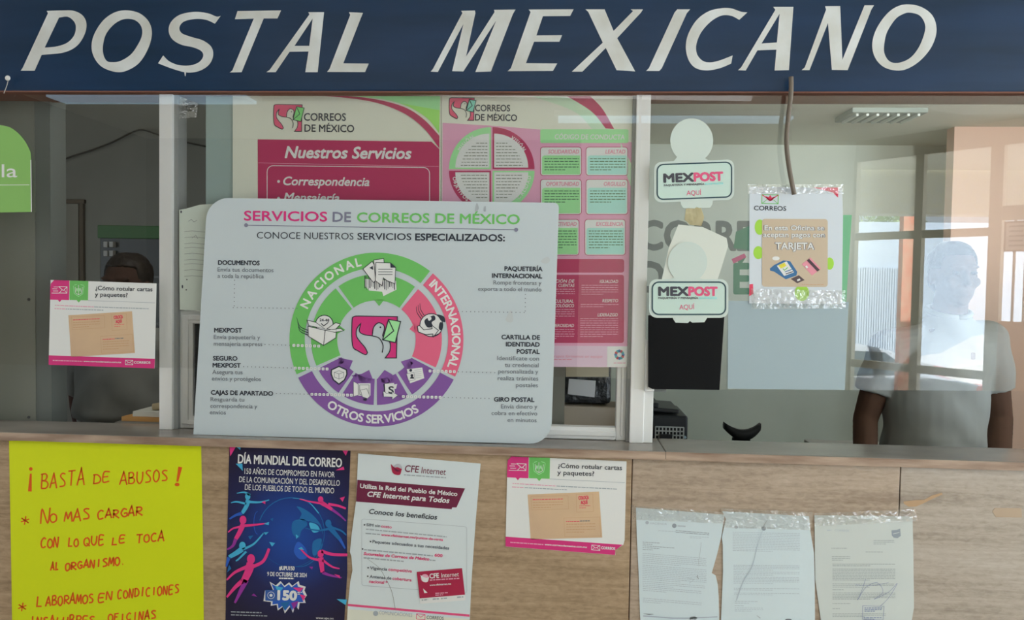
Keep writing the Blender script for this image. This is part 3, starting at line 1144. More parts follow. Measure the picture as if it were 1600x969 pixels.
# door-like bay at the right: peach lower panel, bright upper opening with bars, taped notice
dn = MB()
z1_, z0_ = g_of(1585, 343)[1], g_of(1585, 503)[1]
gbox(dn, tC + .05, T1, 0, z0_, .045)
gbox(dn, tC + .05, T1, z1_, z1_ + .1, .045, 1)
d2 = struct(dn.build('door_2', [mat('lobby_peach', (190, 150, 122), .6), fr_m]))
for k in range(8):
    t = tC + .12 + .07 * k
    gbox(MB(), t, t + .014, z0_, z1_, .014, 0, .02).build('security_bar', [mat('bar_pale', (160, 160, 156), .5)], d2)
na, nb = g_of(1574, 349), g_of(1612, 390)
nt_ = gbox(MB(), na[0], nb[0], nb[1], na[1], .004, 0, -.006).build('door_notice', [mat('notice_white', (205, 200, 195), .6)], None, gpt((na[0] + nb[0]) / 2, nb[1]))
tag(nt_, 'white notice in a dark frame mirrored at the right photo edge', 'notice')
for (t0, t1, z0, z1) in ((na[0] - .012, nb[0] + .012, na[1], na[1] + .012), (na[0] - .012, nb[0] + .012, nb[1] - .012, nb[1]), (na[0] - .012, na[0], nb[1], na[1]), (nb[0], nb[0] + .012, nb[1], na[1])):
    gbox(MB(), t0, t1, z0, z1, .01, 0, -.01).build('notice_frame', [mat('notice_frame', (92, 78, 66), .6)], nt_)
nl_ = MB()
for k in range(5):
    z = na[1] - (na[1] - nb[1]) * (k + .7) / 5.6
    gbox(nl_, na[0] + .02, nb[0] - .02 - .03 * (k % 2), z - .006, z + .006, .001, 0, -.0075)
nl_.build('notice_print', [mat('notice_print', (90, 86, 84), .7)], nt_)

# ceiling light battens of the lobby, mirrored as pale strips in the screens
tube_m = emit_mat('light_diffuser', (0.5, 0.78, 1.0), 1.5)
body_m = mat('batten_body', (180, 180, 176), .5)


def batten(px0, px1, py, wid, label):
    """ceiling light whose strip shows at py between px0 and px1"""
    d = ray((px0 + px1) / 2, py)
    s_ = (Z_LC - .05 - CAM.z) / d.z
    depth = CAM.y + s_ * d.y
    x0 = CAM.x + ray(px0, py).x * s_
    x1 = CAM.x + ray(px1, py).x * s_
    y = 2 * Y_AC - depth
    t = empty('ceiling_light', ((x0 + x1) / 2, y, Z_LC))
    tag(t, label, 'light', 'lobby ceiling lights mirrored in the screens')
    MB().box((x0 - .03, y - wid / 2 - .02, Z_LC - .035), (x1 + .03, y + wid / 2 + .02, Z_LC), 0, .004).build('light_housing', [body_m], t)
    MB().box((x0, y - wid / 2, Z_LC - .055), (x1, y + wid / 2, Z_LC - .034), 0, .004).build('light_diffuser', [tube_m], t)


batten(80, 395, 156, .2, 'pale blue ceiling light strip mirrored above the dark left window')
batten(872, 1232, 188, .16, 'pale ceiling light strip mirrored above the upper of two die-cut placards')

# ---------------------------------------------------------------- the street beyond, as mirrored in the right screen
ZG = -0.75
struct(MB().box((-8, -30, ZG - .2), (22, G0.y - .1, ZG)).box((G0.x + .3, G0.y - .2, ZG - .2), (22, -2.0, ZG)).build('ground_street', [vary(mat('asphalt', (150, 148, 142), .9), 8, (140, 138, 132), (164, 162, 156))]))
st_m = vary(mat('stucco', (200, 192, 176), .9, bump=(30, .8, .01)), 20, (192, 184, 166), (208, 201, 186))
b0, b1 = seen_in_glass(1250, 333, 6.2), seen_in_glass(1900, 333, 6.2)
porch = MB().box((b0.x, b0.y - .25, b0.z), (b1.x, b0.y, b0.z + 1.3), 0, .01)
struct(porch.build('beam_porch', [st_m]))
pp0, pp1 = seen_in_glass(1425, 336, 8.1), seen_in_glass(1409, 600, 8.1)
post = empty('porch_post', (pp1.x, pp1.y, ZG))
tag(post, 'orange painted post mirrored in front of the silver car', 'post')
op = vary(mat('orange_post', (205, 130, 108), .6), 9, (188, 112, 92), (222, 150, 128))
cx = (pp0.x + pp1.x) / 2
MB().box((cx - .07, pp0.y - .12, ZG), (cx + .07, pp0.y, pp0.z + .3), 0, .004).build('shaft', [op], post)
MB().box((cx - .1, pp0.y - .16, ZG), (cx + .1, pp0.y + .04, ZG + .03), 0, .004).build('base_plate', [mat('plate_grey', (120, 118, 112), .6)], post)
wy = seen_in_glass(1400, 400, 15.0)
zw = seen_in_glass(1400, 347, 15.0).z
house_w = mat('white_house', (160, 173, 186), .8)
hs = MB().box((1, wy.y - .2, ZG), (22, wy.y, zw), 0)
zc = seen_in_glass(1500, 402, 15.0).z
house = tag(hs.build('street_house', [house_w], None, (10, wy.y, ZG)), 'white low building across the street mirrored in right screen', 'building')
ga, gb = seen_in_glass(1328, 420, 14.9), seen_in_glass(1412, 420, 14.9)
gt = MB()
n_ = 22
for k in range(n_):
    x = ga.x + (gb.x - ga.x) * k / n_
    gt.box((x, wy.y + .001, ZG), (x + (gb.x - ga.x) / n_ * .75, wy.y + .05, zc - .25))
gt.build('ribbed_gate', [mat('gate_white', (156, 168, 180), .7)], house)
# tree showing over the building
tp = seen_in_glass(1385, 347, 17.0)
tree = empty('street_tree', (tp.x, tp.y, ZG))
tag(tree, 'small leafy tree mirrored above the white building', 'tree')
MB().tube([(tp.x, tp.y, ZG), (tp.x + .05, tp.y, tp.z - .4), (tp.x, tp.y, tp.z)], [.12, .09, .04]).build('trunk', [mat('bark', (110, 90, 72), .9)], tree)
rnd = random.Random(3)
vs, fs = [], []
for k in range(700):
    v = Vector((rnd.gauss(0, .42), rnd.gauss(0, .35), rnd.gauss(.0, .26)))
    c = Vector((tp.x, tp.y, tp.z + .15)) + v
    a = Vector((rnd.uniform(-1, 1), rnd.uniform(-1, 1), rnd.uniform(-1, 1))).normalized() * .07
    b = a.cross(Vector((rnd.uniform(-1, 1), rnd.uniform(-1, 1), rnd.uniform(-1, 1)))).normalized() * .03
    n_ = len(vs)
    vs += [c - a, c + b, c + a, c - b]
    fs.append([n_, n_ + 1, n_ + 2, n_ + 3])
link_mesh('crown', vs, fs, [mat('leaf_green', (130, 150, 110), .7)], None, tree)


def car(x_rear, y, facing, paint, label):
    """saloon with its tail at x_rear, flank towards the office"""
    L, H, Wd = 4.35, 1.43, 1.68
    prof = [(0, .42), (0.02, .75), (.1, .92), (.55, 1.0), (.75, 1.03), (1.25, 1.36), (1.6, 1.43), (2.3, 1.42), (2.75, 1.32), (3.3, .98), (3.9, .88), (4.25, .74), (4.35, .5), (4.32, .28), (.05, .28)]
    root = empty('parked_car', (x_rear + facing * L / 2, y - Wd / 2, ZG))
    tag(root, label, 'car')

    def P(u, w_, h):
        return Vector((x_rear + facing * u, y - w_, ZG + h))
    mb = MB()
    n = len(prof)
    vs = []
    for (w_, ins) in ((.06, .0), (0, .04), (0, .04), (.06, .0)):
        pass
    layers = [(0.0, 0), (0.05, 1), (Wd - .05, 1), (Wd, 0)]
    for wv, full in layers:
        for (u, h) in prof:
            tuck = .16 * max(0, (h - .95) / .48)
            w2 = (tuck if wv < Wd / 2 else -tuck) + wv
            uu = u if full else u + (.03 if u < 2 else -.03)
            hh = h if full else h - .02
            vs.append(P(uu, w2, hh))
    fs = []
    for l in range(3):
        for i in range(n):
            j = (i + 1) % n
            fs.append([l * n + i, l * n + j, (l + 1) * n + j, (l + 1) * n + i])
    fs.append(list(range(n)))
    fs.append([3 * n + i for i in range(n)][::-1])
    mb.add(vs, fs)
    mb.build('car_body', [paint], root)
    gmat = mat('car_glass', (58, 70, 78), .25, spec=.2)
    for (pl) in ([(.98, 1.06), (1.36, 1.34), (1.95, 1.36), (1.95, 1.03)], [(2.02, 1.03), (2.02, 1.36), (2.4, 1.345), (2.72, 1.24), (2.98, 1.02)]):
        vs = []
        for o_ in (-.012, .01):
            for (u, h) in pl:
                vs.append(P(u, .16 * max(0, (h - .95) / .48) + o_, h))
        m_ = len(pl)
        MB().add(vs, [list(range(m_)), list(range(m_, 2 * m_))[::-1]] + [[i, (i + 1) % m_, m_ + (i + 1) % m_, m_ + i] for i in range(m_)]).build('side_window', [gmat], root)
    for (u, w0) in ((.78, -.01), (3.5, -.01), (.78, Wd - .19), (3.5, Wd - .19)):
        wo = MB().tube([P(u, w0, .31), P(u, w0 + .2, .31)], .31, 24).build('wheel', [mat('tyre', (50, 50, 52), .8)], root)
        MB().tube([P(u, w0 - .008, .31), P(u, w0 + .01, .31)], .19, 20).build('hubcap', [mat('hub_grey', (170, 172, 174), .3)], wo)
    for w_ in (.0, Wd - .3):
        MB().box((min(P(-.015, 0, 0).x, P(.2, 0, 0).x), P(0, w_ + .31, 0).y, ZG + .80), (max(P(-.015, 0, 0).x, P(.2, 0, 0).x), P(0, w_ - .015, 0).y, ZG + .92), 0, .03).build('tail_light', [mat('tail_red', (190, 60, 55), .2)], root)
    MB().box((min(P(.3, 0, 0).x, P(4.2, 0, 0).x), y - .02, ZG + .3), (max(P(.3, 0, 0).x, P(4.2, 0, 0).x), y + .012, ZG + .38), 0, .01).build('side_trim', [mat('trim_dark', (60, 62, 64), .5)], root)
    return root


silver = mat('silver_paint', (150, 158, 166), .3, spec=.4, coat=.3)
whitep = mat('white_paint', (186, 193, 198), .3, spec=.4, coat=.3)
c1 = seen_in_glass(1552, 560, 8.6)
car(c1.x, c1.y, -1, silver, 'silver saloon car mirrored at left in the right screen')
c2 = seen_in_glass(1472, 560, 11.0)
car(c2.x, c2.y, 1, whitep, 'white car with red tail light mirrored behind the silver car')

# ---------------------------------------------------------------- inks and papers
white_p = mat('paper_white', (180, 186, 190), .55)
board_w = mat('board_white', (160, 168, 173), .4)
KG = 0.46     # light that reaches prints behind two clear sheets
warm_w = mat('poster_white', (170, 170, 160), .5, k=KG)
magenta = mat('ink_magenta', (176, 45, 105), .5)
magenta_d = mat('ink_poster_magenta', (142, 42, 76), .5, k=KG)
green = mat('ink_green', (92, 158, 84), .5)
green_l = mat('ink_light_green', (118, 186, 118), .5, k=.42)
green_y = mat('ink_lime', (122, 186, 84), .5, k=KG)
pinkr = mat('ink_coral', (208, 84, 112), .5)
purple = mat('ink_purple', (108, 72, 132), .5)
ink = mat('ink_black', (40, 44, 54), .6)
ink_g = mat('ink_grey', (92, 97, 106), .6)
ink_l = mat('ink_light_grey', (138, 144, 150), .6)
violet_g = mat('ink_violet_grey', (104, 104, 122), .6)
pale_pink = mat('ink_pale_pink', (205, 138, 156), .5)
offw = mat('ink_white', (205, 205, 208), .5)


def bird_logo(a, x0, y0, x1, y1, left, right_green, dark, layer, lw=5.0):
    """red tile with a white dove carrying an envelope, fitted to a box"""
    sx, sy = (x1 - x0) / 229.0, (y1 - y0) / 212.0

    def T(pts):
        return [(x0 + (p[0] - 388) * sx, y0 + (p[1] - 368) * sy) + tuple(p[2:]) for p in pts]
    tile = [(388, 392), (398, 371), (420, 368, 1), (617, 371, 1), (612, 580, 1), (555, 580, 1), (578, 545), (580, 505), (560, 482), (543, 468), (550, 440), (548, 415), (522, 402), (497, 425), (490, 468, 1), (450, 462), (425, 445), (432, 405, 1), (412, 432), (410, 468), (428, 497), (452, 525), (466, 552, 1), (455, 563), (420, 545), (390, 515)]
    sp = spline(T(tile), 5)
    a.poly(sp, left, layer)
    a.stroke(sp, lw * sx, dark, layer + 1, True)
    a.stroke(T([(490, 468), (525, 480), (544, 515), (540, 553)]), lw * sx, dark, layer + 1, False, True)
    a.disc(*T([(531, 425)])[0], 4.5 * sx, dark, layer + 1, n=10)
    env = T([(572, 385), (633, 396), (606, 502), (542, 488)])
    a.poly(env, right_green, layer + 2)
    a.stroke(env, lw * sx, dark, layer + 3, True)
    a.stroke(T([(572, 388), (598, 443), (545, 487)]), lw * sx, dark, layer + 3)


# ---------------------------------------------------------------- leaning services board
bl, br_, tp_ = None, None, None
p_bot = ray(302, 679)
sB = (Z_SILL + 0.0008 - CAM.z) / p_bot.z
BL = CAM + p_bot * sB
Yb = BL.y
pt_top = at(600, 312, Yb + 0.04)
n_board = Vector((0, -(pt_top.z - BL.z), (pt_top.y - BL.y))).normalized()
bp = Plane(BL, n_board)
A = Art(bp)
out = A.rrpts(0, 0, 1, 1, [.0, .06, 0, .056])
qb = quadmap([(324, 309), (873.5, 317), (861, 694.5), (302, 679)])


def rq(u0, v0, u1, v1):
    return None


outline = []
W_, H_ = 560.0, 380.0
for (x, y) in A.rrpts(0, 0, W_, H_, [8, 34, 1, 34], 8):
    outline.append(qb(x / W_, y / H_))
board = A.sheet('services_board', outline, board_w, 0.004, mat('board_edge', (205, 208, 210), .4))
A.clear()
tag(board, 'large white rounded services board with a coloured ring chart leaning on sill', 'board')
A.text('SERVICIOS', 381.5, 344.3, 510.8, 346, 14.6, magenta, 2, .022)
A.text('DE', 520, 346.2, 548, 346.6, 14.6, violet_g, 2, .022)
A.text('CORREOS DE MÉXICO', 558, 346.9, 811.6, 350.2, 14.6, green, 2, .022)
A.part('heading', board)
A.stroke([(385, 352), (806, 359)], 1.1, violet_g, 2).disc(384.5, 352, 3.1, violet_g, 2).disc(806.5, 359, 3.1, violet_g, 2)
A.part('heading_rule', board)
A.text('CONOCE NUESTROS', 401.3, 372.7, 552.3, 374.4, 10.3, ink, 2, -.004)
A.text('SERVICIOS', 558.6, 374.5, 642.5, 375.3, 10.3, ink, 2, .012)
A.text('ESPECIALIZADOS:', 649, 375.4, 788.5, 377, 10.3, ink, 2, .03)
A.part('subheading', board)
for block in (
    [('DOCUMENTOS', 341, 413.6, 405.4, 414.4, 1), ('Envía tus documentos', 340, 424.4, 427.4, 425.4, 0), ('a toda la república', 340, 434.2, 412, 435, 0)],
    [('MEXPOST', 334.9, 519.3, 377.8, 519.7, 1), ('Envía paquetería y', 334, 529.8, 406.4, 530.5, 0), ('mensajería express', 334, 540.3, 409.7, 541, 0)],
    [('SEGURO', 333, 563.2, 370.6, 563.6, 1), ('MEXPOST', 332.5, 574, 375.8, 574.5, 1), ('Asegura tus', 331.6, 584.5, 379, 585, 0), ('envíos y protégelos', 331, 594.6, 407.7, 595.6, 0)],
    [('CAJAS DE APARTADO', 329.7, 616.6, 426.4, 618.4, 1), ('Resguarda tu', 329, 627, 381.5, 627.6, 0), ('correspondencia y', 328.6, 637.4, 402, 638.3, 0), ('envíos', 327.7, 647.4, 352.9, 647.8, 0)],
    [('PAQUETERÍA', 788.5, 423, 847.5, 423.8, 1), ('INTERNACIONAL', 769, 434, 847, 435, 1), ('Rompe fronteras y', 771, 444.6, 846, 445.4, 0), ('exporta a todo el mundo', 747, 454.4, 846, 455.6, 0)],
    [('CARTILLA DE', 783.8, 530, 843.4, 530.8, 1), ('IDENTIDAD', 790.7, 541.2, 843, 541.8, 1), ('POSTAL', 807.6, 552.6, 843, 553, 1), ('Identifícate con', 776.8, 562.8, 842.3, 563.6, 0), ('tu credencial', 788.8, 573.4, 841.6, 574, 0), ('personalizada y', 778.6, 583.4, 841, 584, 0), ('realiza trámites', 777.7, 594.2, 841, 594.8, 0), ('postales', 806, 605, 840.6, 605.3, 0)],
    [('GIRO POSTAL', 772, 627.4, 834.7, 628.2, 1), ('Envía dinero y', 783, 638.2, 839.5, 638.8, 0), ('cobra en efectivo', 768, 648.6, 839.5, 649.4, 0), ('en minutos', 793, 659.4, 838.4, 660, 0)],
):
    for (s_, x0, y0, x1, y1, b_) in block:
        A.text(s_, x0, y0, x1, y1, 6.6 if b_ else 6.5, ink if b_ else ink_g, 2, .035 if b_ else 0.004)
    A.part('service_text', board)
A.view(430, 380, 3.23)
CX, CY = 511, 487
R1, R2, R3, R4 = 439, 362, 330, 198
segs = [('NACIONAL', green, 52, 203.5, 4), ('INTERNACIONAL', pinkr, -25.2, 49.6, 4), ('OTROS', purple, 206, 332.6, 4)]
for nm, m_, a0, a1, ly in segs:
    A.ring(CX, CY, R2, R1, a0, a1, m_, 2)
    if nm == 'NACIONAL':
        A.arc_text('NACIONAL', CX, CY, 401, 157, 100.5, 41, offw, 3, .03)
    elif nm == 'INTERNACIONAL':
        A.arc_text('INTERNACIONAL', CX, CY, 403, 46.5, -21, 41, offw, 3, .03)
    else:
        A.arc_text('OTROS SERVICIOS', CX, CY, 401, 233, 301, 41, offw, 3, .03, True)
    A.part('chart_arc', board)
inner = [(green, 54, 125.5), (green, 128.5, 203.5), (pinkr, -25.2, 50.5), (purple, 206.5, 234.5), (purple, 238, 267.5), (purple, 270.5, 299.5), (purple, 303, 332.5)]
notch = [[(498, 284), (552, 284), (525, 318)], [(318, 412), (312, 458), (354, 438)], [(704, 402), (712, 458), (678, 434)], [(320, 577), (392, 593), (372, 640), (318, 610)], [(384, 668), (436, 660), (474, 640), (494, 690), (450, 712)], [(512, 690), (552, 640), (590, 662), (606, 690), (560, 712)], [(634, 598), (686, 582), (704, 592), (668, 650)]]
wh = mat('icon_white', (196, 200, 204), .5)


def icon(k):
    if k == 0:
        A.poly([(450, 180), (610, 190), (612, 235), (545, 268), (540, 245), (475, 240), (452, 215)], wh, 3)
        for i in range(19):
            x = 453 + 8.3 * i
            A.stroke([(x, 165 + i), (x, 228 + 9 * math.sin(i * 1.1))], 2.2 + 2.4 * (i % 3 == 0), ink, 4)
        A.poly([(443, 130), (490, 92), (530, 165), (496, 200)], wh, 5).stroke([(443, 130), (490, 92), (530, 165), (496, 200)], 3, ink, 6, True)
        A.poly([(475, 125), (492, 115), (495, 135)], ink, 6)
        A.poly([(497, 85), (548, 78), (556, 180), (508, 190)], wh, 7).stroke([(497, 85), (548, 78), (556, 180), (508, 190)], 3, ink, 8, True)
        A.poly([(508, 98), (582, 100), (608, 122), (604, 205), (565, 190), (545, 175), (540, 215), (506, 190)], wh, 9).stroke([(508, 98), (582, 100), (608, 122), (604, 205), (565, 190), (545, 175), (540, 215), (506, 190)], 3, ink, 10, True)
        A.poly([(580, 98), (610, 124), (582, 124)], ink, 10)
        for i in range(3):
            A.stroke([(520, 132 + 13 * i), (592, 132 + 13 * i)], 3, ink, 10)
    elif k == 1:
        for i in range(3):
            A.stroke([(108 + 4 * i, 375 + 16 * i), (125, 420 + 12 * i), (165, 440 + 12 * i)], [1.5, 3.5, 5], ink, 3, False, True)
        A.disc(248, 408, 44, wh, 3).stroke([(248 + 44 * math.cos(t / 12 * math.pi), 408 - 44 * math.sin(t / 12 * math.pi)) for t in range(24)], 4, ink, 4, True)
        A.text('24-48', 224, 394, 272, 396, 13, ink, 5, .03)
        A.stroke([(232, 405), (245, 418), (268, 400)], 4, ink, 5)
        A.poly([(160, 388), (205, 400), (250, 432), (170, 416)], wh, 6).stroke([(160, 388), (205, 400), (250, 432), (170, 416)], 3, ink, 7, True)
        A.poly([(262, 432), (305, 402), (330, 408), (300, 440)], wh, 6).stroke([(262, 432), (305, 402), (330, 408), (300, 440)], 3, ink, 7, True)
        A.poly([(166, 420), (252, 440), (244, 516), (168, 470)], wh, 8).stroke([(166, 420), (252, 440), (244, 516), (168, 470)], 3, ink, 9, True)
        A.poly([(252, 440), (308, 434), (306, 478), (244, 516)], wh, 8).stroke([(252, 440), (308, 434), (306, 478), (244, 516)], 3, ink, 9, True)
        A.poly([(252, 440), (330, 430), (345, 442), (300, 450)], wh, 9).stroke([(252, 440), (330, 430), (345, 442), (300, 450)], 3, ink, 10, True)
    elif k == 2:
        for i in range(3):
            A.stroke([(712 + 9 * i, 320 - 8 * i), (716 + 9 * i, 350 - 8 * i), (735 + 8 * i, 380 - 8 * i)], [1.5, 3, 4], ink, 3, False, True)
        A.disc(788, 414, 58, wh, 3).stroke([(788 + 58 * math.cos(t / 12 * math.pi), 414 - 58 * math.sin(t / 12 * math.pi)) for t in range(24)], 4, ink, 4, True)
        A.curve([(758, 385), (800, 365), (808, 385), (790, 400), (795, 420), (770, 425), (755, 405)], ink, 5)
        A.curve([(815, 360), (850, 370), (858, 398), (838, 392), (828, 378)], ink, 5)
        A.curve([(832, 400), (848, 408), (840, 440), (826, 430)], ink, 5)
        A.curve([(770, 378), (785, 372), (788, 384), (776, 392)], wh, 6)
        arr = [(718, 420), (722, 448), (760, 462), (795, 458), (798, 474), (824, 440), (790, 415), (792, 432), (750, 438), (728, 416)]
        A.poly(arr, wh, 6).stroke(arr, 3.5, ink, 7, True)
        A.poly([(790, 470), (828, 455), (812, 470)], ink, 6)
    elif k == 3:
        sh = [(322, 622), (360, 640), (362, 662), (350, 690), (322, 712), (294, 690), (283, 662), (284, 640)]
        A.poly(sh, wh, 3).stroke(sh, 6, ink, 4, True)
        for q in ([(298, 652), (322, 644), (346, 652), (322, 660)], [(298, 652), (322, 660), (322, 686), (298, 676)], [(322, 660), (346, 652), (346, 676), (322, 686)]):
            A.stroke(q, 2, ink_g, 4, True)
    elif k == 4:
        A.poly([(395, 698), (420, 712), (420, 766), (395, 775)], wh, 3).stroke([(395, 698), (420, 712), (420, 766), (395, 775)], 2, ink_g, 4, True)
        A.poly([(418, 708), (481, 708), (481, 770), (418, 770)], wh, 3).stroke([(426, 716), (474, 716), (474, 764), (426, 764)], 2, ink_g, 4, True)
        A.poly([(430, 742), (462, 735), (478, 772), (466, 785), (440, 775)], wh, 5).stroke([(430, 742), (462, 735), (478, 772), (466, 785), (440, 775)], 2, ink_g, 6, True)
        A.poly([(444, 785), (464, 783), (460, 796), (446, 794)], ink, 6)
    elif k == 5:
        A.poly([(545, 712), (572, 702), (580, 745), (552, 757)], ink, 3)
        A.poly([(553, 710), (600, 706), (604, 760), (556, 758)], wh, 4).poly([(590, 715), (616, 710), (610, 735), (592, 738)], wh, 4)
        A.text('S', 572, 758, 598, 758, 34, ink, 5, .02)
        ar = [(545, 748), (548, 775), (590, 776), (590, 790), (620, 768), (590, 750), (590, 762), (562, 758)]
        A.poly(ar, wh, 6).stroke(ar, 2, ink_g, 7, True)
    else:
        A.poly([(664, 636), (742, 628), (752, 682), (680, 708)], wh, 3)
        A.poly([(662, 660), (700, 652), (706, 690), (674, 695)], wh, 4).stroke([(662, 660), (700, 652), (706, 690), (674, 695)], 1.5, ink_g, 5, True)
        A.disc(684, 642, 7, ink, 4).disc(690, 668, 7, ink, 5).poly([(680, 684), (684, 675), (698, 675), (702, 684)], ink, 5)
        for i in range(5):
            A.stroke([(702, 642 + 10 * i), (738, 637 + 10 * i)], 1.6, ink_l, 4)


for k, (m_, a0, a1) in enumerate(inner):
    A.ring(CX, CY, R4, R3, a0, a1, m_, 2)
    A.poly(notch[k], m_, 2)
    o = A.part('chart_segment', board)
    icon(k)
    A.part('segment_icon', o)
bird_logo(A, 388, 368, 617, 580, magenta, green_l, ink, 2)
A.part('dove_emblem', board)
A.view(0, 0, 1)
for (x0, y0, x1, y1, e0, e1) in ((366.5, 438, 366, 478, 0, 0), (364.5, 480.6, 464, 482, 0, 0), (414, 538.4, 498, 541, 453, 499), (380.6, 573, 511, 576.7, 461, 512), (432, 615, 549, 617.6, 482, 550), (820.9, 460, 820.6, 486, 0, 0), (716, 486.8, 819, 488.4, 0, 0), (665.6, 579.6, 773, 582.6, 666, 716), (624, 619.6, 764, 622.7, 624, 690)):
    n_ = int(max(abs(x1 - x0), abs(y1 - y0)) / 6.1)
    for i in range(n_ + 1):
        t = i / n_
        x, y = x0 + (x1 - x0) * t, y0 + (y1 - y0) * t
        if e0 < x < e1:
            A.rrect(x - 2.2, y - 2.2, x + 2.2, y + 2.2, 1, wh, 11).disc(x, y, .9, ink_l, 12, n=6)
        else:
            A.disc(x, y, .85, ink_g, 11, n=6)
    A.part('dotted_leader', board)
# ink scuffs on the board
A.curve([(744, 319), (746, 318), (748, 326), (744, 331), (742, 329)], ink_l, 2).curve([(757, 323), (759, 323), (759, 330), (756, 330)], ink_l, 2)
A.curve([(845, 409), (851, 403), (857, 402), (859, 408), (853, 412)], mat('smudge', (158, 163, 166), .5), 2).curve([(790, 500), (798, 485), (802, 500), (797, 504)], mat('smudge', (158, 163, 166), .5), 2)
A.part('scuff_mark', board)

# ---------------------------------------------------------------- posters inside the middle window
Y_PO = 0.006
pa = Art(yplane(0.010), 250, 130, 3.556)
grey_sheet = pa.sheet('grey_sheet', [(255, 20), (420, 20), (420, 800), (255, 800)], mat('grey_green_sheet', (128, 142, 140), .6), .0006)
tag(grey_sheet, 'narrow grey green sheet left of the big services poster', 'sheet')
pa.clear()
pa = Art(yplane(Y_PO), 250, 130, 3.556)
po1 = pa.sheet('services_poster', [(404, 22), (1562, 20), (1556, 1500), (404, 1500)], warm_w, .0006)
tag(po1, 'white and magenta services poster behind glass above the leaning board', 'poster')
pa.clear()
pa.curve([(1040, 72, 1), (1556, 72, 1), (1551, 278, 1), (1490, 200), (1380, 130), (1230, 88)], green_l, 2)
pa.curve([(1330, 110, 1), (1554, 150, 1), (1551, 278, 1), (1490, 200), (1400, 140)], green_y, 3)
pa.curve([(800, 66, 1), (1000, 78), (1200, 108), (1360, 170), (1470, 255), (1552, 362, 1), (1552, 292, 1), (1470, 205), (1370, 138), (1230, 96), (1050, 72)], magenta_d, 4)
pa.part('swoosh', po1)
bird_logo(pa, 632, 118, 790, 268, mat('logo_dull_red', (186, 74, 104)), mat('logo_dull_green', (108, 176, 104)), ink, 2, 5)
pa.part('dove_emblem', po1)
pa.text('CORREOS', 800, 208, 1032, 209, 41, ink, 2, .015).text('DE MÉXICO', 803, 269, 1078, 272, 39, ink, 2, .015)
pa.part('poster_heading', po1)
pa.poly([(543, 312), (1508, 325), (1552, 366), (1549, 1480), (545, 1480)], magenta_d, 2)
pale = mat('ink_pale_on_magenta', (214, 172, 188), .5, k=KG)
pa.text('Nuestros Servicios', 695, 414, 1395, 420, 62, pale, 3, .03, .22)
pa.stroke([(545, 443), (1549, 463)], 2, pale_pink, 3)
box = pa.rrpts(595, 458, 1498, 1400, 34, sk=.012)
pa.stroke(box, 4, pale, 3, True)
pa.disc(659, 546, 8, pale, 3).text('Correspondencia', 686, 566, 1162, 571, 46, pale, 3, .025, .22)
pa.disc(659, 640, 8, pale, 3).text('Mensajería', 688, 656, 995, 660, 46, pale, 3, .025, .22)
pa.part('services_panel', po1)

po2a = Art(yplane(Y_PO - .0012), 660, 130, 3.23)
po2 = po2a.sheet('conduct_poster', [(96, 40), (1066, 40), (1066, 1434), (96, 1420)], warm_w, .0006)
tag(po2, 'pink and green conduct code poster with a quartered circle behind glass', 'poster')
B = po2a
B.clear()
pinkbg = mat('ink_poster_pink', (206, 124, 148), .5, k=KG)
B.poly([(102, 200), (400, 218), (600, 235), (1066, 300), (1066, 1425), (96, 1420)], pinkbg, 1)
B.curve([(520, 55, 1), (740, 75), (880, 150), (960, 245, 1), (860, 235, 1), (760, 140)], mat('ink_mint', (166, 190, 164), .5), 1)
B.curve([(700, 48, 1), (830, 50, 1), (905, 125), (968, 232, 1), (925, 228, 1), (850, 140)], magenta_d, 2)
B.curve([(1000, 300, 1), (1066, 430, 1), (1066, 560, 1), (1010, 400)], mat('ink_mint', (166, 190, 164), .5), 2)
B.part('swoosh', po2)
bird_logo(B, 136, 73, 262, 188, mat('logo_dull_red', (186, 74, 104)), mat('logo_teal', (112, 176, 160)), ink, 2, 6)
B.part('dove_emblem', po2)
B.text('CORREOS', 266, 141, 442, 142, 32, ink, 2, .015).text('DE MÉXICO', 266, 188, 477, 191, 32, ink, 2, .015)
B.part('poster_heading', po2)
cw = mat('ink_cream', (200, 200, 190), .5, k=KG)
txt = mat('ink_small_print', (112, 116, 108), .6)
quad = [(95, 176, green_l), (3, 88, magenta_d), (184, 267, magenta_d), (273, 356, green_l)]
cx_, cy_ = 350, 438
for i, (a0, a1, m_) in enumerate(quad):
    B.disc(cx_ + (4 if i in (1, 3) else -4), cy_ + (4 if i > 1 else -4), 212, m_, 2, n=20, a0=[90, 0, 180, 270][i], a1=[180, 90, 270, 360][i])
    B.disc(cx_ + (12 if i in (1, 3) else -12), cy_ + (12 if i > 1 else -12), 172, cw, 3, n=20, a0=[90, 0, 180, 270][i], a1=[180, 90, 270, 360][i])
    for k in range(9):
        y = cy_ + (25 + 16 * k if i > 1 else -25 - 16 * k)
        half = math.sqrt(max(0, 158 ** 2 - (abs(y - cy_)) ** 2))
        if half < 40:
            continue
        if i in (1, 3):
            B.words(cx_ + 22, y, cx_ + half, 1, 1, 4, txt, 4, last=1)
        else:
            B.words(cx_ - half, y, cx_ - 22, 1, 1, 4, txt, 4, last=1)
    s_, a_, b_, ins = (('MISIÓN', 150, 118, 0), ('VISIÓN', 60, 30, 0), ('OBJETIVOS', 190, 232, 1), ('CALIDAD', 312, 352, 1))[i]
    B.arc_text(s_, cx_, cy_, 193, a_, b_, 17, pale, 4, .03, bool(ins))
    B.part('circle_quarter', po2)
B.rrect(595, 233, 1040, 302, 8, green_l, 2).text('CÓDIGO DE CONDUCTA', 668, 282, 1020, 284, 24, cw, 3, .018, .1)
B.part('banner', po2)
gt_ = mat('ink_box_veiled', (132, 192, 166), .5, k=KG)  # box green with the glass veil over the right column put into its colour
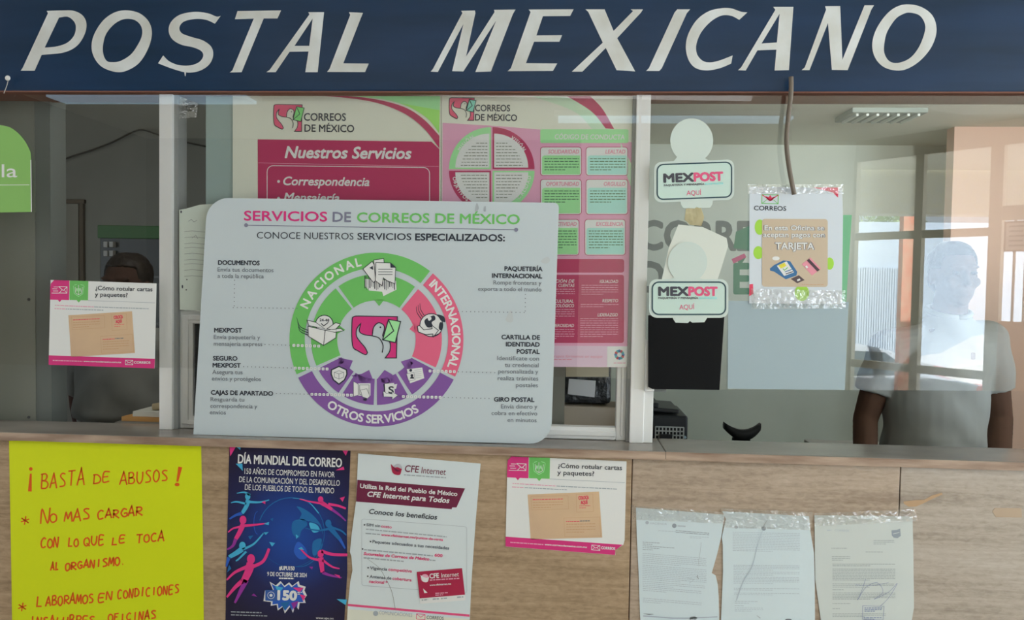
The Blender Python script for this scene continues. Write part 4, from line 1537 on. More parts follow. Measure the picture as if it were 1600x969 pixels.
heads = [['SOLIDARIDAD', 'LEALTAD'], ['OPORTUNIDAD', 'ORGULLO'], ['PRODUCTIVIDAD', 'EXCELENCIA']]
rows = [(323, 466), (486, 662), (688, 868)]
head_m = mat('ink_box_head', (178, 110, 130), .5, k=KG)
for r_, (y0, y1) in enumerate(rows):
    for c_, (x0, x1) in enumerate(((596, 802), (826, 1036))):
        if r_ == 2:
            x0, x1 = x0 - 6, x1 - 12
        B.rrect(x0 - 2, y0 - 2, x1 + 2, y1 + 2, 16, magenta_d, 2).rrect(x0 + 1, y0 + 1, x1 - 1, y1 - 1, 14, cw, 3)
        B.rrect(x0 + 8, y0 + 42, x1 - 6, y1 - 5, [2, 14, 2, 2], gt_ if c_ else green_l, 4)
        wd = {'SOLIDARIDAD': 155, 'LEALTAD': 100, 'OPORTUNIDAD': 165, 'ORGULLO': 108, 'PRODUCTIVIDAD': 178, 'EXCELENCIA': 135}[heads[r_][c_]]
        B.text(heads[r_][c_], x1 - 12 - wd, y0 + 32, x1 - 12, y0 + 32, 19, head_m, 4, .02, .15)
        B.words(x0 + 20, y0 + 56, x1 - 12, 5 if r_ < 2 else 7, 14, 4.5, mat('ink_box_print', (70, 110, 78), .6), 5)
        B.part('value_box', po2)
B.rrect(560, 888, 1018, 956, 12, magenta_d, 2)
B.part('magenta_bar', po2)
B.view(820, 380, 2.936)
B.rrect(-40, 145, 455, 458, 12, magenta_d, 2)
for (s_, x1, y, w_) in (('RENDICIÓN DE', 228, 181, 150), ('CUENTAS', 228, 201, 74), ('CULTURAL', 223, 273, 86), ('ECOLÓGICO', 226, 294, 98), ('GENEROSIDAD', 226, 385, 120), ('IGUALDAD', 428, 183, 84), ('RESPETO', 428, 271, 72), ('LIDERAZGO', 426, 336, 92)):
    B.text(s_, x1 - w_, y, x1, y, 14, pale, 3, .014, .18)
for (x0, y, x1, n_) in ((20, 210, 230, 4), (20, 303, 228, 5), (20, 395, 228, 5), (260, 192, 428, 5), (256, 280, 430, 2), (254, 345, 428, 9)):
    B.words(x0, y, x1, n_, 10.2, 3, pale_pink, 3, gap=3)
B.part('values_panel', po2)
B.poly([(-40, 470), (484, 472), (482, 570), (-40, 566)], mat('ink_pink_footer', (214, 150, 166), .5, k=KG), 2)
B.text('Todos los grupos formamos un equipo', 40, 523, 356, 526, 12, head_m, 3, .0, .25)
B.words(90, 532, 215, 1, 1, 4, head_m, 3, last=1)
B.part('footer_strip', po2)
B.rrect(378, 474, 481, 568, 2, mat('ink_footer_white', (206, 196, 190), .5), 3)
for k in range(12):
    an = math.radians(30 * k)
    m_ = (mat('seal_blue', (60, 110, 170)), mat('seal_teal', (70, 160, 170)), mat('seal_red', (190, 80, 90)))[k % 3]
    B.disc(434 + 17 * math.cos(an), 512 - 17 * math.sin(an), 7, m_, 4, n=10)
B.disc(434, 512, 10, mat('ink_footer_white'), 5).words(408, 548, 462, 1, 1, 4, pale_pink, 4, last=1)
B.part('round_seal', po2)

# centre glass over the posters
glass = clear_mat('window_glass', None, 1.28, (0.99, 0.996, 0.993))
gp = MB()
a, b = at(276, 300, -.001), at(986, 300, -.001)
gp.box((a.x, -0.003, hz1), (b.x, 0.001, zf + .05))
gp.build('glass_pane', [glass], window)

# hand-written paper between mullion and board
hp = Art(yplane(-0.006))
hw = hp.sheet('handwritten_paper', [(280, 328), (291, 326), (312, 320), (345, 318), (350, 488), (281, 484), (280, 410)], mat('paper_greenish', (176, 184, 176), .6), .0006)
tag(hw, 'taped off-white paper with faint handwritten lines left of the board', 'paper')
hp.clear()
pen = mat('pencil_grey', (130, 136, 134), .6)
for k in range(9):
    y = 362 + 8.5 * k + (k % 3)
    hp.stroke([(288, y), (300, y - 1.2), (322, y + .8)], .7, pen, 1)
hp.stroke([(294, 346), (299, 343), (303, 347), (308, 344)], .8, pen, 1).stroke([(300, 372), (306, 368), (309, 373)], .8, pen, 1)
hp.disc(283, 331, 1.3, ink, 1, 2.2, 8).disc(285, 448, 1.2, ink, 1, 3, 8).disc(292, 437, 1, ink, 1, n=8).disc(291, 453, 1.1, ink, 1, n=8)
hp.part('handwriting', hw)

# dim things behind the hatch opening right of the board
pbx = Art(yplane(0.2))
bg = MB()
a, b = at(780, 632, .3), at(968, 700, .3)
bg.box((a.x, .3, 1.0), (b.x, .42, a.z), 0, .004)
tag(bg.build('cardboard_box', [mat('beige_card', (168, 156, 140), .7)], None, ((a.x + b.x) / 2, .36, 1.0)), 'low beige cardboard box behind the hatch below the dark bag', 'box')
a, b = at(780, 572, .3), at(955, 634, .3)
bag = MB()
bag.box((a.x, .32, b.z - .0), (b.x, .42, a.z + .02), 0, .012)
gb_ = bag.build('dark_bag', [mat('bag_black', (52, 54, 56), .25, spec=.5, bump=(26, 1.0, .02))], None, ((a.x + b.x) / 2, .36, b.z))
tag(gb_, 'crumpled dark plastic bag on the beige box behind the hatch', 'bag')
lb = Art(yplane(.312))
lbo = lb.sheet('paper_label', [(889, 592), (931, 595), (929, 621), (887, 616)], mat('label_white', (196, 202, 200), .6), .0008)
tag(lbo, 'blank white paper label on the dark bag behind the hatch', 'label')
lb.clear()
lb = Art(yplane(.300))
bb = lb.sheet('beige_card', [(884, 560), (951, 560), (951, 589), (884, 589)], mat('beige_card2', (172, 162, 140), .7), .003)
tag(bb, 'beige card showing just under the pink conduct poster', 'card')
struct(MB().box((at(700, 600, .28).x, .28, 0), (at(978, 600, .28).x, .5, 1.0)).build('trim_3', [mat('ledge_grey')]))

# ---------------------------------------------------------------- acrylic screens hung in front of the windows
acr = clear_mat('acrylic', None, 2.05, (0.997, 0.999, 0.998))


def screen(pts, label):
    a = Art(yplane(Y_AC))
    o = a.sheet('acrylic_screen', pts, acr, .003)
    return tag(o, label, 'screen')


screen([(-120, 125), (1000, 125), (986, 592), (-120, 566)], 'clear acrylic screen hung before the left and middle windows')
screen([(1004, 125), (1680, 125), (1668, 611.5), (990, 608.5)], 'clear acrylic screen mirroring the street before the right window')

# ---------------------------------------------------------------- label-your-letters cards (two)
card_w = mat('card_white', (186, 191, 190), .5)
kraft = vary(mat('kraft', (186, 156, 122), .6), 6, (168, 142, 118), (180, 154, 124))
kraft_d = mat('kraft_line', (164, 128, 98), .6)


def howto_card(Y, quad, outline_uv, label, envelope_hi):
    f0 = quadmap(quad)
    # detail-view coordinates -> unit square
    tl, tr, bl_ = Vector((118, 118)), Vector((1065, 158)), Vector((103, 838))
    ex_, ey_ = tr - tl, bl_ - tl
    det = ex_.x * ey_.y - ex_.y * ey_.x

    def f(x, y):
        d = Vector((x, y)) - tl
        return f0((d.x * ey_.y - d.y * ey_.x) / det, (ex_.x * d.y - ex_.y * d.x) / det)
    a = Art(yplane(Y), fmap=f)
    c = a.sheet('instruction_card', outline_uv, card_w, .0006)
    tag(c, label, 'card')
    a.clear()
    a.poly([(150, 119), (286, 125), (284, 292), (216, 289), (200, 308), (184, 288), (114, 285), (116, 190), (120, 150)], magenta, 1)
    a.stroke([(190, 175), (266, 178), (264, 232), (196, 230)], 5, offw, 2).stroke([(190, 175), (232, 210), (266, 178)], 5, offw, 2).stroke([(196, 230), (222, 202)], 4, offw, 2).stroke([(264, 232), (240, 204)], 4, offw, 2)
    for (x0, y0, x1) in ((146, 178, 188), (134, 194, 178), (140, 212, 186), (128, 230, 196)):
        a.stroke([(x0, y0), (x1, y0 + 1)], 4.5, offw, 2)
    a.part('mail_tab', c)
    a.poly([(290, 125), (456, 131), (453, 296), (388, 294), (370, 314), (352, 293), (288, 291)], green, 1)
    a.stroke([(322, 170), (330, 235), (368, 262), (406, 240), (418, 172)], 5, green_l, 2).stroke([(338, 180), (342, 230), (368, 248), (396, 232), (404, 182)], 4, offw, 2)
    a.stroke([(368, 165), (368, 248)], 5, offw, 2).disc(368, 205, 16, green_l, 2).stroke([(352, 190), (344, 222)], 4, offw, 2).stroke([(384, 190), (392, 222)], 4, offw, 2).stroke([(330, 166), (352, 158)], 5, green_l, 2).stroke([(386, 160), (414, 168)], 5, green_l, 2)
    a.part('shield_tab', c)
    a.text('¿Cómo rotular cartas', 520, 208, 1028, 226, 36, ink, 2, .012).text('y paquetes?', 514, 262, 806, 273, 36, ink, 2, .012)
    a.stroke([(454, 297), (1052, 324)], 3, ink_l, 2)
    a.part('card_heading', c)
    a.words(158, 330, 505, 1, 1, 7, pale_pink, 2, .055, (10, 40), 5, 1).words(508, 349, 995, 1, 1, 7, ink_l, 2, .045, (10, 40), 5, 1)
    a.words(154, 358, 250, 1, 1, 7, pale_pink, 2, .05, (10, 40), 5, 1).words(254, 363, 590, 1, 1, 7, ink_l, 2, .045, (10, 40), 5, 1)
    a.part('small_print', c)
    a.poly([(278, 421), (846, 394), (872, 752), (303, 776)], kraft, 1)
    for q in ([(305, 434), (600, 428), (604, 532), (312, 542)], [(664, 418), (796, 412), (802, 550), (668, 556)], [(566, 604), (850, 592), (860, 740), (574, 750)]):
        a.stroke(q, 2, kraft_d, 2, True)
    coral = mat('ink_card_red', (206, 62, 84), .5)
    a.text('COLOCA', 684, 458, 764, 452, 26, coral, 2, .045).text('AQUÍ', 702, 494, 754, 490, 26, coral, 2, .045)
    a.words(690, 505, 776, 2, 16, 4, coral, 2, -.02)
    a.words(318, 458, 560, 1, 1, 6, coral, 2, -.03, last=1).words(320, 482, 560, 3, 20, 5, kraft_d, 2, -.03)
    a.words(584, 628, 690, 1, 1, 7, coral, 2, -.03, last=1).words(694, 622, 772, 1, 1, 7, ink_g, 2, -.03, last=1).words(586, 650, 820, 4, 21, 5, kraft_d, 2, -.03)
    a.part('printed_envelope', c)
    yb = 808 if envelope_hi else 822
    if envelope_hi:
        a.poly([(103, 758), (1034, 806), (975, 850), (974, 886), (102, 836)], magenta, 1)
    else:
        a.poly([(103, 758), (1050, 806), (1046, 888), (102, 838)], magenta, 1)
    a.words(140, 798, 405, 1, 1, 8, pale_pink, 2, .05, (10, 30), 4, 1)
    a.text('www.correosdemexico.com.mx', 414, 820, 750, 836, 13, offw, 2, .04)
    a.stroke([(788, 812), (854, 815), (853, 853), (787, 850)], 4, offw, 2, True).stroke([(788, 812), (820, 836), (854, 815)], 4, offw, 2).stroke([(787, 850), (812, 832)], 3, offw, 2).stroke([(853, 853), (830, 832)], 3, offw, 2)
    a.text('CORREOS', 864, 842, 974 if envelope_hi else 1010, 847, 20, offw, 2, .035)
    a.part('footer_band', c)
    return c


howto_card(-0.0265, [(79, 437.5), (244.5, 443), (242, 574), (76, 570)], [(118, 118), (1065, 158), (1048, 888), (103, 838)],
           'letter labelling card with drawn kraft envelope stuck on the left acrylic screen', False)
howto_card(-0.0915, [(793, 713.2), (979, 721), (976, 866), (790, 854.5)], [(150, 119), (1065, 158), (1050, 770), (1040, 805), (990, 838), (974, 850), (977, 887), (102, 837), (118, 160), (138, 150)],
           'letter labelling card with torn lower corner taped on the travertine wall', True)

# ---------------------------------------------------------------- green sign at the left edge
ga_ = Art(yplane(-0.0265), 0, 130, 3.5875)
gs = ga_.sheet('green_sign', [(-200, 235)] + spline([(0, 235, 1), (60, 250), (120, 300), (160, 365), (173, 430), (176, 722, 1)], 6, False) + [(-200, 728)], mat('sign_green', (112, 154, 84), .5), .001)
tag(gs, 'green round cornered sign with white letters at the left photo edge', 'sign')
ga_.clear()
ga_.text('la', 10, 527, 96, 527, 72, mat('sign_white', (196, 204, 190), .5), 2, .004)
ga_.stroke([(-190, 572), (165, 570)], 3.4, mat('sign_white'), 2)
ga_.stroke([(173, 430), (176, 722)], 5, mat('sign_white'), 2)
ga_.text('vil', -130, 527, -20, 527, 72, mat('sign_white'), 2, .004)
ga_.part('sign_lettering', gs)

# ---------------------------------------------------------------- courier placards on the right window (blank where a mascot is printed)
stick_w = mat('placard_white', (168, 178, 174), .45)
stick_g = mat('placard_tint', (164, 182, 176), .45)
frame_d = mat('placard_frame', (44, 66, 74), .5)
post_p = mat('placard_pink', (205, 78, 112), .5)
mex_d = mat('placard_dark', (62, 62, 70), .5)


def block_text(a, s, x0, y0, x1, y1, h, m, layer):
    a.text(s, x0, y0, x1, y1, h, m, layer, .055)


def placard(ox, oy, sc, top, cxh, cyh, rh, label, body, txtrows, feet):
    a = Art(yplane(-0.0285), ox, oy, sc)
    x0, y0, x1, y1, slope = body
    f = lambda x, y: (x, y + slope * (x - x0))
    pts = []
    # die-cut outline: placard with a round head-shaped tab above and two rounded tabs below
    rr = a.rrpts(x0, y0, x1, y1, 38)
    pts = [f(*p) for p in rr]
    head = [(cxh + rh * math.cos(math.radians(t)), cyh - rh * 1.04 * math.sin(math.radians(t))) for t in range(-52, 233, 9)]
    # splice the head into the top edge (between first corner block and second)
    n1 = 7
    outl = pts[:n1] + [(head[0][0] + 18, f(head[0][0], y0)[1])] + head + [(head[-1][0] - 18, f(head[-1][0], y0)[1])] + pts[n1:21]
    fx0, fx1, fy = feet
    outl += [f(fx0, y1), (fx0 + 2, fy - 18), (fx0 + 14, fy), ((fx0 + fx1) / 2 - 10, fy + 2), ((fx0 + fx1) / 2, fy - 8), ((fx0 + fx1) / 2 + 12, fy), (fx1 - 14, fy - 2), (fx1 - 2, fy - 20), f(fx1, y1)]
    outl += pts[21:]
    o = a.sheet('courier_placard', outl, stick_w, .0008)
    tag(o, label, 'placard', 'die-cut courier placards')
    a.clear()
    ins = [f(*p) for p in a.rrpts(x0 + 16, y0 + 14, x1 - 14, y1 - 16, 32)]
    a.poly(ins, stick_g, 1).stroke(ins, 7, frame_d, 2, True)
    a.part('placard_frame', o)
    (mx0, mx1, px1, yb, h) = txtrows[0]
    yb2 = yb + slope * (px1 - mx0)
    ym = yb + (yb2 - yb) * (mx1 - mx0) / (px1 - mx0)
    block_text(a, 'MEX', mx0, yb, mx1, ym, h, mex_d, 3)
    block_text(a, 'POST', mx1 + 4, ym, px1, yb2, h, post_p, 3)
    a.part('name_lettering', o)
    sx0, sx1, sy = txtrows[1]
    sxm = sx0 + (sx1 - sx0) * .68
    sm_ = sy + slope * (sxm - sx0)
    a.text('PAQUETERÍA Y MENSAJERÍA', sx0, sy, sxm, sm_, 9, mex_d, 3, .03)
    a.text('EXPRESS', sxm + 5, sm_, sx1, sy + slope * (sx1 - sx0), 9, mat('placard_teal', (120, 196, 200)), 3, .03)
    a.part('small_print', o)
    ax0, ax1, ay, ah = txtrows[2]
    a.text('AQUÍ', ax0, ay, ax1, ay - 2, ah, post_p, 3, .0)
    a.part('bottom_word', o)
    return o


placard(1000, 130, 3.341, None, 270, 300, 112, 'white die-cut courier placard, upper of the two on the right window', (74, 412, 492, 624, -.035),
        [(126, 280, 432, 517, 42), (126, 434, 538), (244, 320, 586, 25)], (212, 380, 652))
placard(1000, 400, 3.126, None, 232, 30, 96, 'white die-cut courier placard, lower of the two on the right window', (44, 114, 432, 302, .0),
        [(92, 235, 376, 193, 40), (90, 375, 210), (193, 266, 262, 23)], (160, 328, 326))
# yellowed sheet behind the lower placard and scrap of old tape above it
op_ = Art(yplane(-0.0265), 1000, 130, 3.341)
oldp = op_.sheet('old_paper', [(200, 738), (330, 752), (452, 808), (460, 850), (425, 965), (400, 1040), (110, 1040), (150, 860)], mat('old_paper', (178, 182, 176), .6), .0005)
tag(oldp, 'crumpled pale old paper behind the lower die-cut placard', 'paper')
op_.clear()
tape_y = clear_mat('yellow_tape', .5, 1.5, (.92, .86, .66), .35, (40, .6), (.75, .68, .5))
yt = op_.sheet('yellowed_tape', [(240, 655), (318, 648), (335, 700), (322, 745), (262, 740), (232, 712)], tape_y, .0003, None, 1)
tag(yt, 'yellowed scrap of tape just below the upper die-cut placard', 'tape')
op_.clear()

# dark sheet, blank pale sheet, green strip
dk = Art(yplane(-0.0262), 1000, 400, 3.126)
dks = dk.sheet('black_sheet', [(40, 290), (412, 296), (410, 330), (388, 655), (60, 650), (40, 640)], mat('black_sheet', (12, 13, 16), .3, spec=.15), .0008)
tag(dks, 'black sheet hanging below the lower die-cut placard', 'sheet')
dk.clear()
bs = Art(yplane(-0.0262))
bsh = bs.sheet('blank_sheet', [(1138, 470), (1326, 472), (1320, 609.5), (1137, 607.5)], mat('blank_sheet', (132, 146, 153), .6), .0006)
tag(bsh, 'plain blank pale grey sheet below the card payment notice', 'sheet')
gsx = bs
gsx.clear()
gso = Art(yplane(-0.0255)).sheet('green_strip', [(1308, 336), (1331, 336), (1322, 474), (1308, 474)], mat('green_strip', (98, 150, 116), .6), .0006)
tag(gso, 'green paper strip showing right of the card payment notice', 'strip')

# ---------------------------------------------------------------- card payment notice
N_ = Art(yplane(-0.0285), 1000, 130, 3.341)
no = N_.sheet('payment_notice', [(572, 540), (1056, 548), (1060, 690), (1054, 1155), (570, 1150)], mat('notice_paper', (172, 178, 186), .5), .0006)
tag(no, 'card payment notice with beige panel taped below the hanging cable', 'notice')
N_.clear()
leaf = mat('leaf_lime', (134, 176, 62), .5)
N_.disc(625, 752, 26, leaf, 1, 40).cut().disc(618, 885, 26, leaf, 1, 34).cut().disc(990, 942, 22, leaf, 1, 32).cut().disc(845, 1095, 38, leaf, 1, 42).cut().disc(730, 985, 20, leaf, 1)
N_.cut().poly([(905, 545), (1036, 545), (1034, 598), (1008, 572), (990, 566)], mat('corner_red', (190, 60, 84), .5), 1)
N_.cut().poly([(572, 1050), (590, 1048), (592, 1100), (570, 1112)], mat('corner_red'), 1)
N_.parts('leaf_ornament', no)
env_r = mat('logo_red', (176, 40, 70), .5)
N_.stroke([(637, 582), (722, 584), (721, 630), (636, 628)], 4, green, 1, True).stroke([(637, 582), (680, 612), (722, 584)], 4, env_r, 2).poly([(655, 590), (672, 596), (680, 584), (688, 598), (706, 592), (690, 612), (678, 616), (664, 606)], env_r, 2).stroke([(637, 628), (664, 606)], 3, green, 1).stroke([(721, 630), (696, 608)], 3, green, 1)
N_.text('CORREOS', 595, 663, 763, 666, 23, ink, 2, .012)
N_.part('envelope_emblem', no)
N_.rrect(637, 708, 980, 1063, 16, mat('panel_beige', (164, 149, 131), .5), 2, .004)
N_.part('beige_panel', no)
for s_, x0, x1, y, h in (('En esta Oficina se', 650, 960, 767, 24), ('aceptan pagos con', 644, 963, 803, 24), ('TARJETA', 707, 908, 867, 34)):
    N_.text(s_, x0 - 2, y, x1 + 2, y + 1, h, mat('outline_navy', (66, 68, 88), .5), 3, .055)
    N_.text(s_, x0, y, x1, y + 1, h, offw, 5, .026)
N_.part('notice_text', no)
N_.view(1000, 400, 3.126)
blu = mat('terminal_blue', (52, 92, 132), .5)
N_.poly([(634, 62), (656, 44), (700, 22), (734, 26), (768, 78), (764, 96), (712, 114), (654, 76), (636, 72)], blu, 3)
N_.poly([(668, 48), (716, 26), (752, 80), (704, 98)], offw, 4).poly([(676, 46), (706, 33), (716, 48), (688, 62)], mat('screen_yellow', (226, 178, 60), .5), 5)
N_.stroke([(698, 62), (706, 70), (722, 56)], 4, green, 5).stroke([(708, 78), (742, 66)], 4, blu, 5).stroke([(712, 88), (748, 76)], 4, ink, 5)
N_.disc(664, 12, 18, offw, 3, 10)
N_.poly([(736, 112), (776, 94), (804, 118), (768, 134)], mat('dark_card', (74, 62, 66), .5), 3).poly([(766, 116), (780, 110), (784, 118), (770, 124)], offw, 4)
N_.part('card_terminal_picture', no)
N_.poly([(790, 40), (832, 8), (884, 62), (840, 96)], mat('card_pink', (214, 122, 136), .5), 3).poly([(815, 22), (826, 14), (878, 68), (866, 76)], mat('card_stripe', (64, 48, 56), .5), 4).poly([(806, 52), (814, 46), (822, 56), (814, 62)], offw, 4)
N_.words(790, 138, 900, 1, 1, 2.4, kraft_d, 3, .0, (6, 18), 3, 1)
N_.part('bank_card_picture', no)

# hanging cable
cb = MB()
cp = [at(x, y, -0.05) for x, y in spline([(1236, 120), (1236, 145), (1231, 190), (1229, 225), (1233, 262), (1241, 304)], 5, False)]
cb.tube(cp, 0.0056, 10)
tag(cb.build('hanging_cable', [mat('cable_grey', (98, 90, 82), .55)], None, cp[-1], True), 'grey brown cable hanging from the blue sign to the payment notice', 'cable')

# ---------------------------------------------------------------- clear tape strips
tape_m = clear_mat('clear_tape', .13, 1.5, (1, 1, 1), .14, (75, 1.0), (.95, .97, 1.0))


def tape(Y, quad, label, seed=0, amp=.0012, n=(26, 6)):
    f = quadmap(quad)
    pl = yplane(Y)
    vs, fs = [], []
    nx, ny = n
    for side in (0, 1):
        for j in range(ny + 1):
            for i in range(nx + 1):
                x, y = f(i / nx, j / ny)
                p = pl.hit(x, y)
                h = amp * (1 + noise.noise(Vector((p.x * 45 + seed, p.z * 25, seed * 3.1))) + .5 * noise.noise(Vector((p.x * 110, p.z * 30, seed))))
                vs.append(p + Vector((0, -abs(h) - (0 if side else .0002), 0)))
    m_ = (nx + 1) * (ny + 1)
    for side in (0, 1):
        for j in range(ny):
            for i in range(nx):
                q = [side * m_ + j * (nx + 1) + i, side * m_ + j * (nx + 1) + i + 1, side * m_ + (j + 1) * (nx + 1) + i + 1, side * m_ + (j + 1) * (nx + 1) + i]
                fs.append(q if side else q[::-1])
    o = link_mesh('clear_tape', vs, fs, [tape_m], None, None, pl.hit(*quad[3]), True)
    return tag(o, label, 'tape', 'clear tape strips')


tape(-0.0295, [(1168, 288), (1318, 288), (1318, 303), (1168, 303)], 'clear tape along the top of the payment notice', 1)
tape(-0.0295, [(1173, 451), (1320, 454), (1321, 482), (1174, 483)], 'wide wrinkled clear tape along the bottom of the payment notice', 2, .0025)
tape(-0.0225, [(282, 152), (310, 160), (308, 184), (281, 186)], 'shiny scrap of tape at the top of the dark gap by left mullion', 3, .003)

# ---------------------------------------------------------------- yellow handwritten sheet
YP = -0.0915
ys = Art(yplane(YP))
yel = mat('yellow_card', (178, 188, 20), .55)
ysh = ys.sheet('yellow_sheet', [(14, 689), (165, 689), (314, 690.5), (317, 850), (319, 1040), (20, 1040), (17, 850)], yel, .0006)
tag(ysh, 'bright yellow sheet with red handwritten protest text on the wall', 'sheet')
ys.view(0, 670, 3.241)
ys.clear()
red = mat('marker_red', (186, 76, 24), .5)
HF = {
 'A': [[(0, 0), (.42, 1), (.5, .98), (.85, 0)], [(.15, .36), (.75, .42)]],
 'B': [[(.12, 1), (.08, 0)], [(0, .96), (.5, 1), (.7, .8), (.5, .58), (.12, .5)], [(.12, .52), (.6, .5), (.82, .28), (.6, .04), (.08, 0)]],
 'C': [[(.8, .88), (.5, 1), (.15, .75), (.08, .35), (.3, .02), (.8, .12)]],
 'D': [[(.15, 1), (.1, 0)], [(0, .95), (.5, .95), (.85, .6), (.7, .2), (.1, 0)]],
 'E': [[(.8, 1), (.15, .95), (.08, 0), (.75, .06)], [(.1, .5), (.65, .56)]],
 'F': [[(.8, 1), (.15, .95), (.08, 0)], [(.1, .5), (.65, .56)]],
 'G': [[(.8, .88), (.45, 1), (.12, .65), (.1, .3), (.4, 0), (.8, .15), (.8, .45), (.45, .42)]],
 'I': [[(.45, 1), (.4, 0)]],
 'L': [[(.2, 1), (.1, .05), (.75, .08)]],
 'M': [[(0, 0), (.18, 1), (.42, .35), (.75, 1), (.88, 0)]],
 'N': [[(.05, 0), (.15, 1), (.65, .05), (.8, 1.1)]],
 'O': [[(.45, 1), (.12, .75), (.1, .25), (.42, 0), (.8, .25), (.78, .75), (.45, 1)]],
 'P': [[(.12, 1), (.08, 0)], [(0, .95), (.55, 1), (.8, .75), (.55, .5), (.12, .45)]],
 'Q': [[(.45, 1), (.12, .75), (.1, .25), (.42, 0), (.8, .25), (.78, .75), (.45, 1)], [(.45, .3), (.9, -.08)]],
 'R': [[(.12, 1), (.08, 0)], [(0, .95), (.55, 1), (.78, .78), (.5, .52), (.12, .5), (.9, .02)]],
 'S': [[(.78, .95), (.4, 1), (.18, .78), (.7, .4), (.65, .1), (.1, .02)]],
 'T': [[(0, .95), (.9, 1)], [(.45, .97), (.4, 0)]],
 'U': [[(.1, 1), (.1, .3), (.4, 0), (.72, .3), (.78, 1)]],
 'V': [[(0, 1), (.4, 0), (.85, 1)]],
 '.': [[(.3, .02), (.38, .06)]],
}
hr = random.Random(5)


def hand(a, s, x0, y0, x1, y1, h, w=8, layer=1):
    a.cut()
    n_ = len(s)
    adv = (x1 - x0) / (n_ - .12)
    for i, c in enumerate(s):
        if c == ' ':
            continue
        bx = x0 + adv * i
        by = y0 + (y1 - y0) * i / max(1, n_ - 1) + hr.uniform(-2.5, 2.5)
        hh = h * hr.uniform(.9, 1.1)
        ww = adv * .86 * hr.uniform(.92, 1.05) / .88
        for st_ in HF[c]:
            pts = [(bx + p[0] * ww + .12 * p[1] * hh * .3 + hr.uniform(-1, 1), by - p[1] * hh + hr.uniform(-1.2, 1.2)) for p in st_]
            a.stroke(pts, w, red, layer, False, len(pts) > 3)


def star(a, x, y, r):
    a.cut()
    for an in (80, 20, -35, 145):
        dx, dy = r * math.cos(math.radians(an)), r * math.sin(math.radians(an))
        a.stroke([(x - dx, y + dy), (x + dx, y - dy)], 6, red, 1)


ys.disc(156, 204, 9, red, 1).stroke([(156, 228), (151, 318)], [9, 19], red, 1)
hand(ys, 'BASTA', 205, 303, 430, 288, 72, 7)
hand(ys, 'DE', 470, 278, 560, 268, 52, 7)
hand(ys, 'ABUSOS', 606, 282, 852, 264, 58, 7)
ys.cut().stroke([(913, 194), (898, 268)], [20, 10], red, 1).disc(897, 283, 12, red, 1, 9)
ys.parts('handwritten_word', ysh)
star(ys, 127, 465, 22)
hand(ys, 'N', 203, 480, 258, 478, 82, 7.5)
hand(ys, 'O', 250, 474, 288, 474, 46, 7.5)
hand(ys, 'MAS', 325, 474, 456, 460, 52, 7.5)
hand(ys, 'CARGAR', 492, 458, 722, 442, 44, 7.5)
ys.parts('handwritten_word', ysh)
hand(ys, 'CON', 206, 604, 298, 600, 50, 7.5)
hand(ys, 'LO', 345, 598, 398, 596, 44, 7.5)
hand(ys, 'QUE', 422, 594, 532, 588, 44, 7.5)
hand(ys, 'LE', 566, 588, 636, 580, 42, 7.5)
hand(ys, 'TOCA', 690, 582, 832, 568, 44, 7.5)
ys.parts('handwritten_word', ysh)
hand(ys, 'AL', 256, 720, 300, 718, 40, 7.5)
hand(ys, 'ORGANISMO.', 328, 717, 640, 688, 38, 8)
ys.parts('handwritten_word', ysh)
star(ys, 113, 903, 22)
hand(ys, 'L', 182, 905, 216, 903, 58, 7.5)
hand(ys, 'ABORAMOS', 230, 897, 474, 882, 44, 7.5)
hand(ys, 'EN', 497, 880, 570, 870, 44, 7.5)
hand(ys, 'CONDICIONES', 594, 862, 908, 834, 44, 7.5)
ys.parts('handwritten_word', ysh)
hand(ys, 'INSALUBRES', 150, 1002, 480, 994, 46, 7.5)
hand(ys, 'OFICINAS', 546, 975, 790, 964, 38, 7.5)
ys.parts('handwritten_word', ysh)

# ---------------------------------------------------------------- dark blue world post day poster
U = Art(yplane(YP), 340, 680, 3.3545)
um = bpy.data.materials.new('poster_night_blue')
um.use_nodes = True
nt = um.node_tree
bs_ = nt.nodes['Principled BSDF']
bs_.inputs['Roughness'].default_value = .4
tc = nt.nodes.new('ShaderNodeTexCoord')
cen = U.P(385, 520, 0)
ub = U.sheet('post_day_poster', [(62, 57), (697, 80), (690, 260), (678, 500), (680, 720), (660, 1040), (40, 1040), (48, 600)], um, .0006)
tag(ub, 'dark blue poster with flying pink and blue figures around a globe', 'poster')
U.clear()
loc = origin_of(ub)
mp = nt.nodes.new('ShaderNodeMapping')
d_ = cen - loc
mp.inputs['Location'].default_value = (-d_.x, -d_.y, -d_.z)
ln = nt.nodes.new('ShaderNodeVectorMath')
ln.operation = 'LENGTH'
cr = nt.nodes.new('ShaderNodeValToRGB')
nt.links.new(tc.outputs['Object'], mp.inputs['Vector'])
nt.links.new(mp.outputs['Vector'], ln.inputs[0])
mt = nt.nodes.new('ShaderNodeMath')
mt.operation = 'DIVIDE'
mt.inputs[1].default_value = .28
nt.links.new(ln.outputs['Value'], mt.inputs[0])
nt.links.new(mt.outputs[0], cr.inputs['Fac'])
els = cr.color_ramp.elements
els[0].position, els[0].color = 0.0, (*[v / K for v in lin((24, 62, 136))], 1)
els[1].position, els[1].color = .85, (*[v / K for v in lin((26, 22, 46))], 1)
e2 = els.new(.3)
e2.color = (*[v / K for v in lin((22, 48, 112))], 1)
e3 = els.new(.55)
e3.color = (*[v / K for v in lin((26, 30, 70))], 1)
nt.links.new(cr.outputs['Color'], bs_.inputs['Base Color'])
lilac = mat('ink_lilac', (206, 198, 210), .5)
U.text('DÍA MUNDIAL DEL CORREO', 107, 147, 650, 168, 45, lilac, 2, .022)
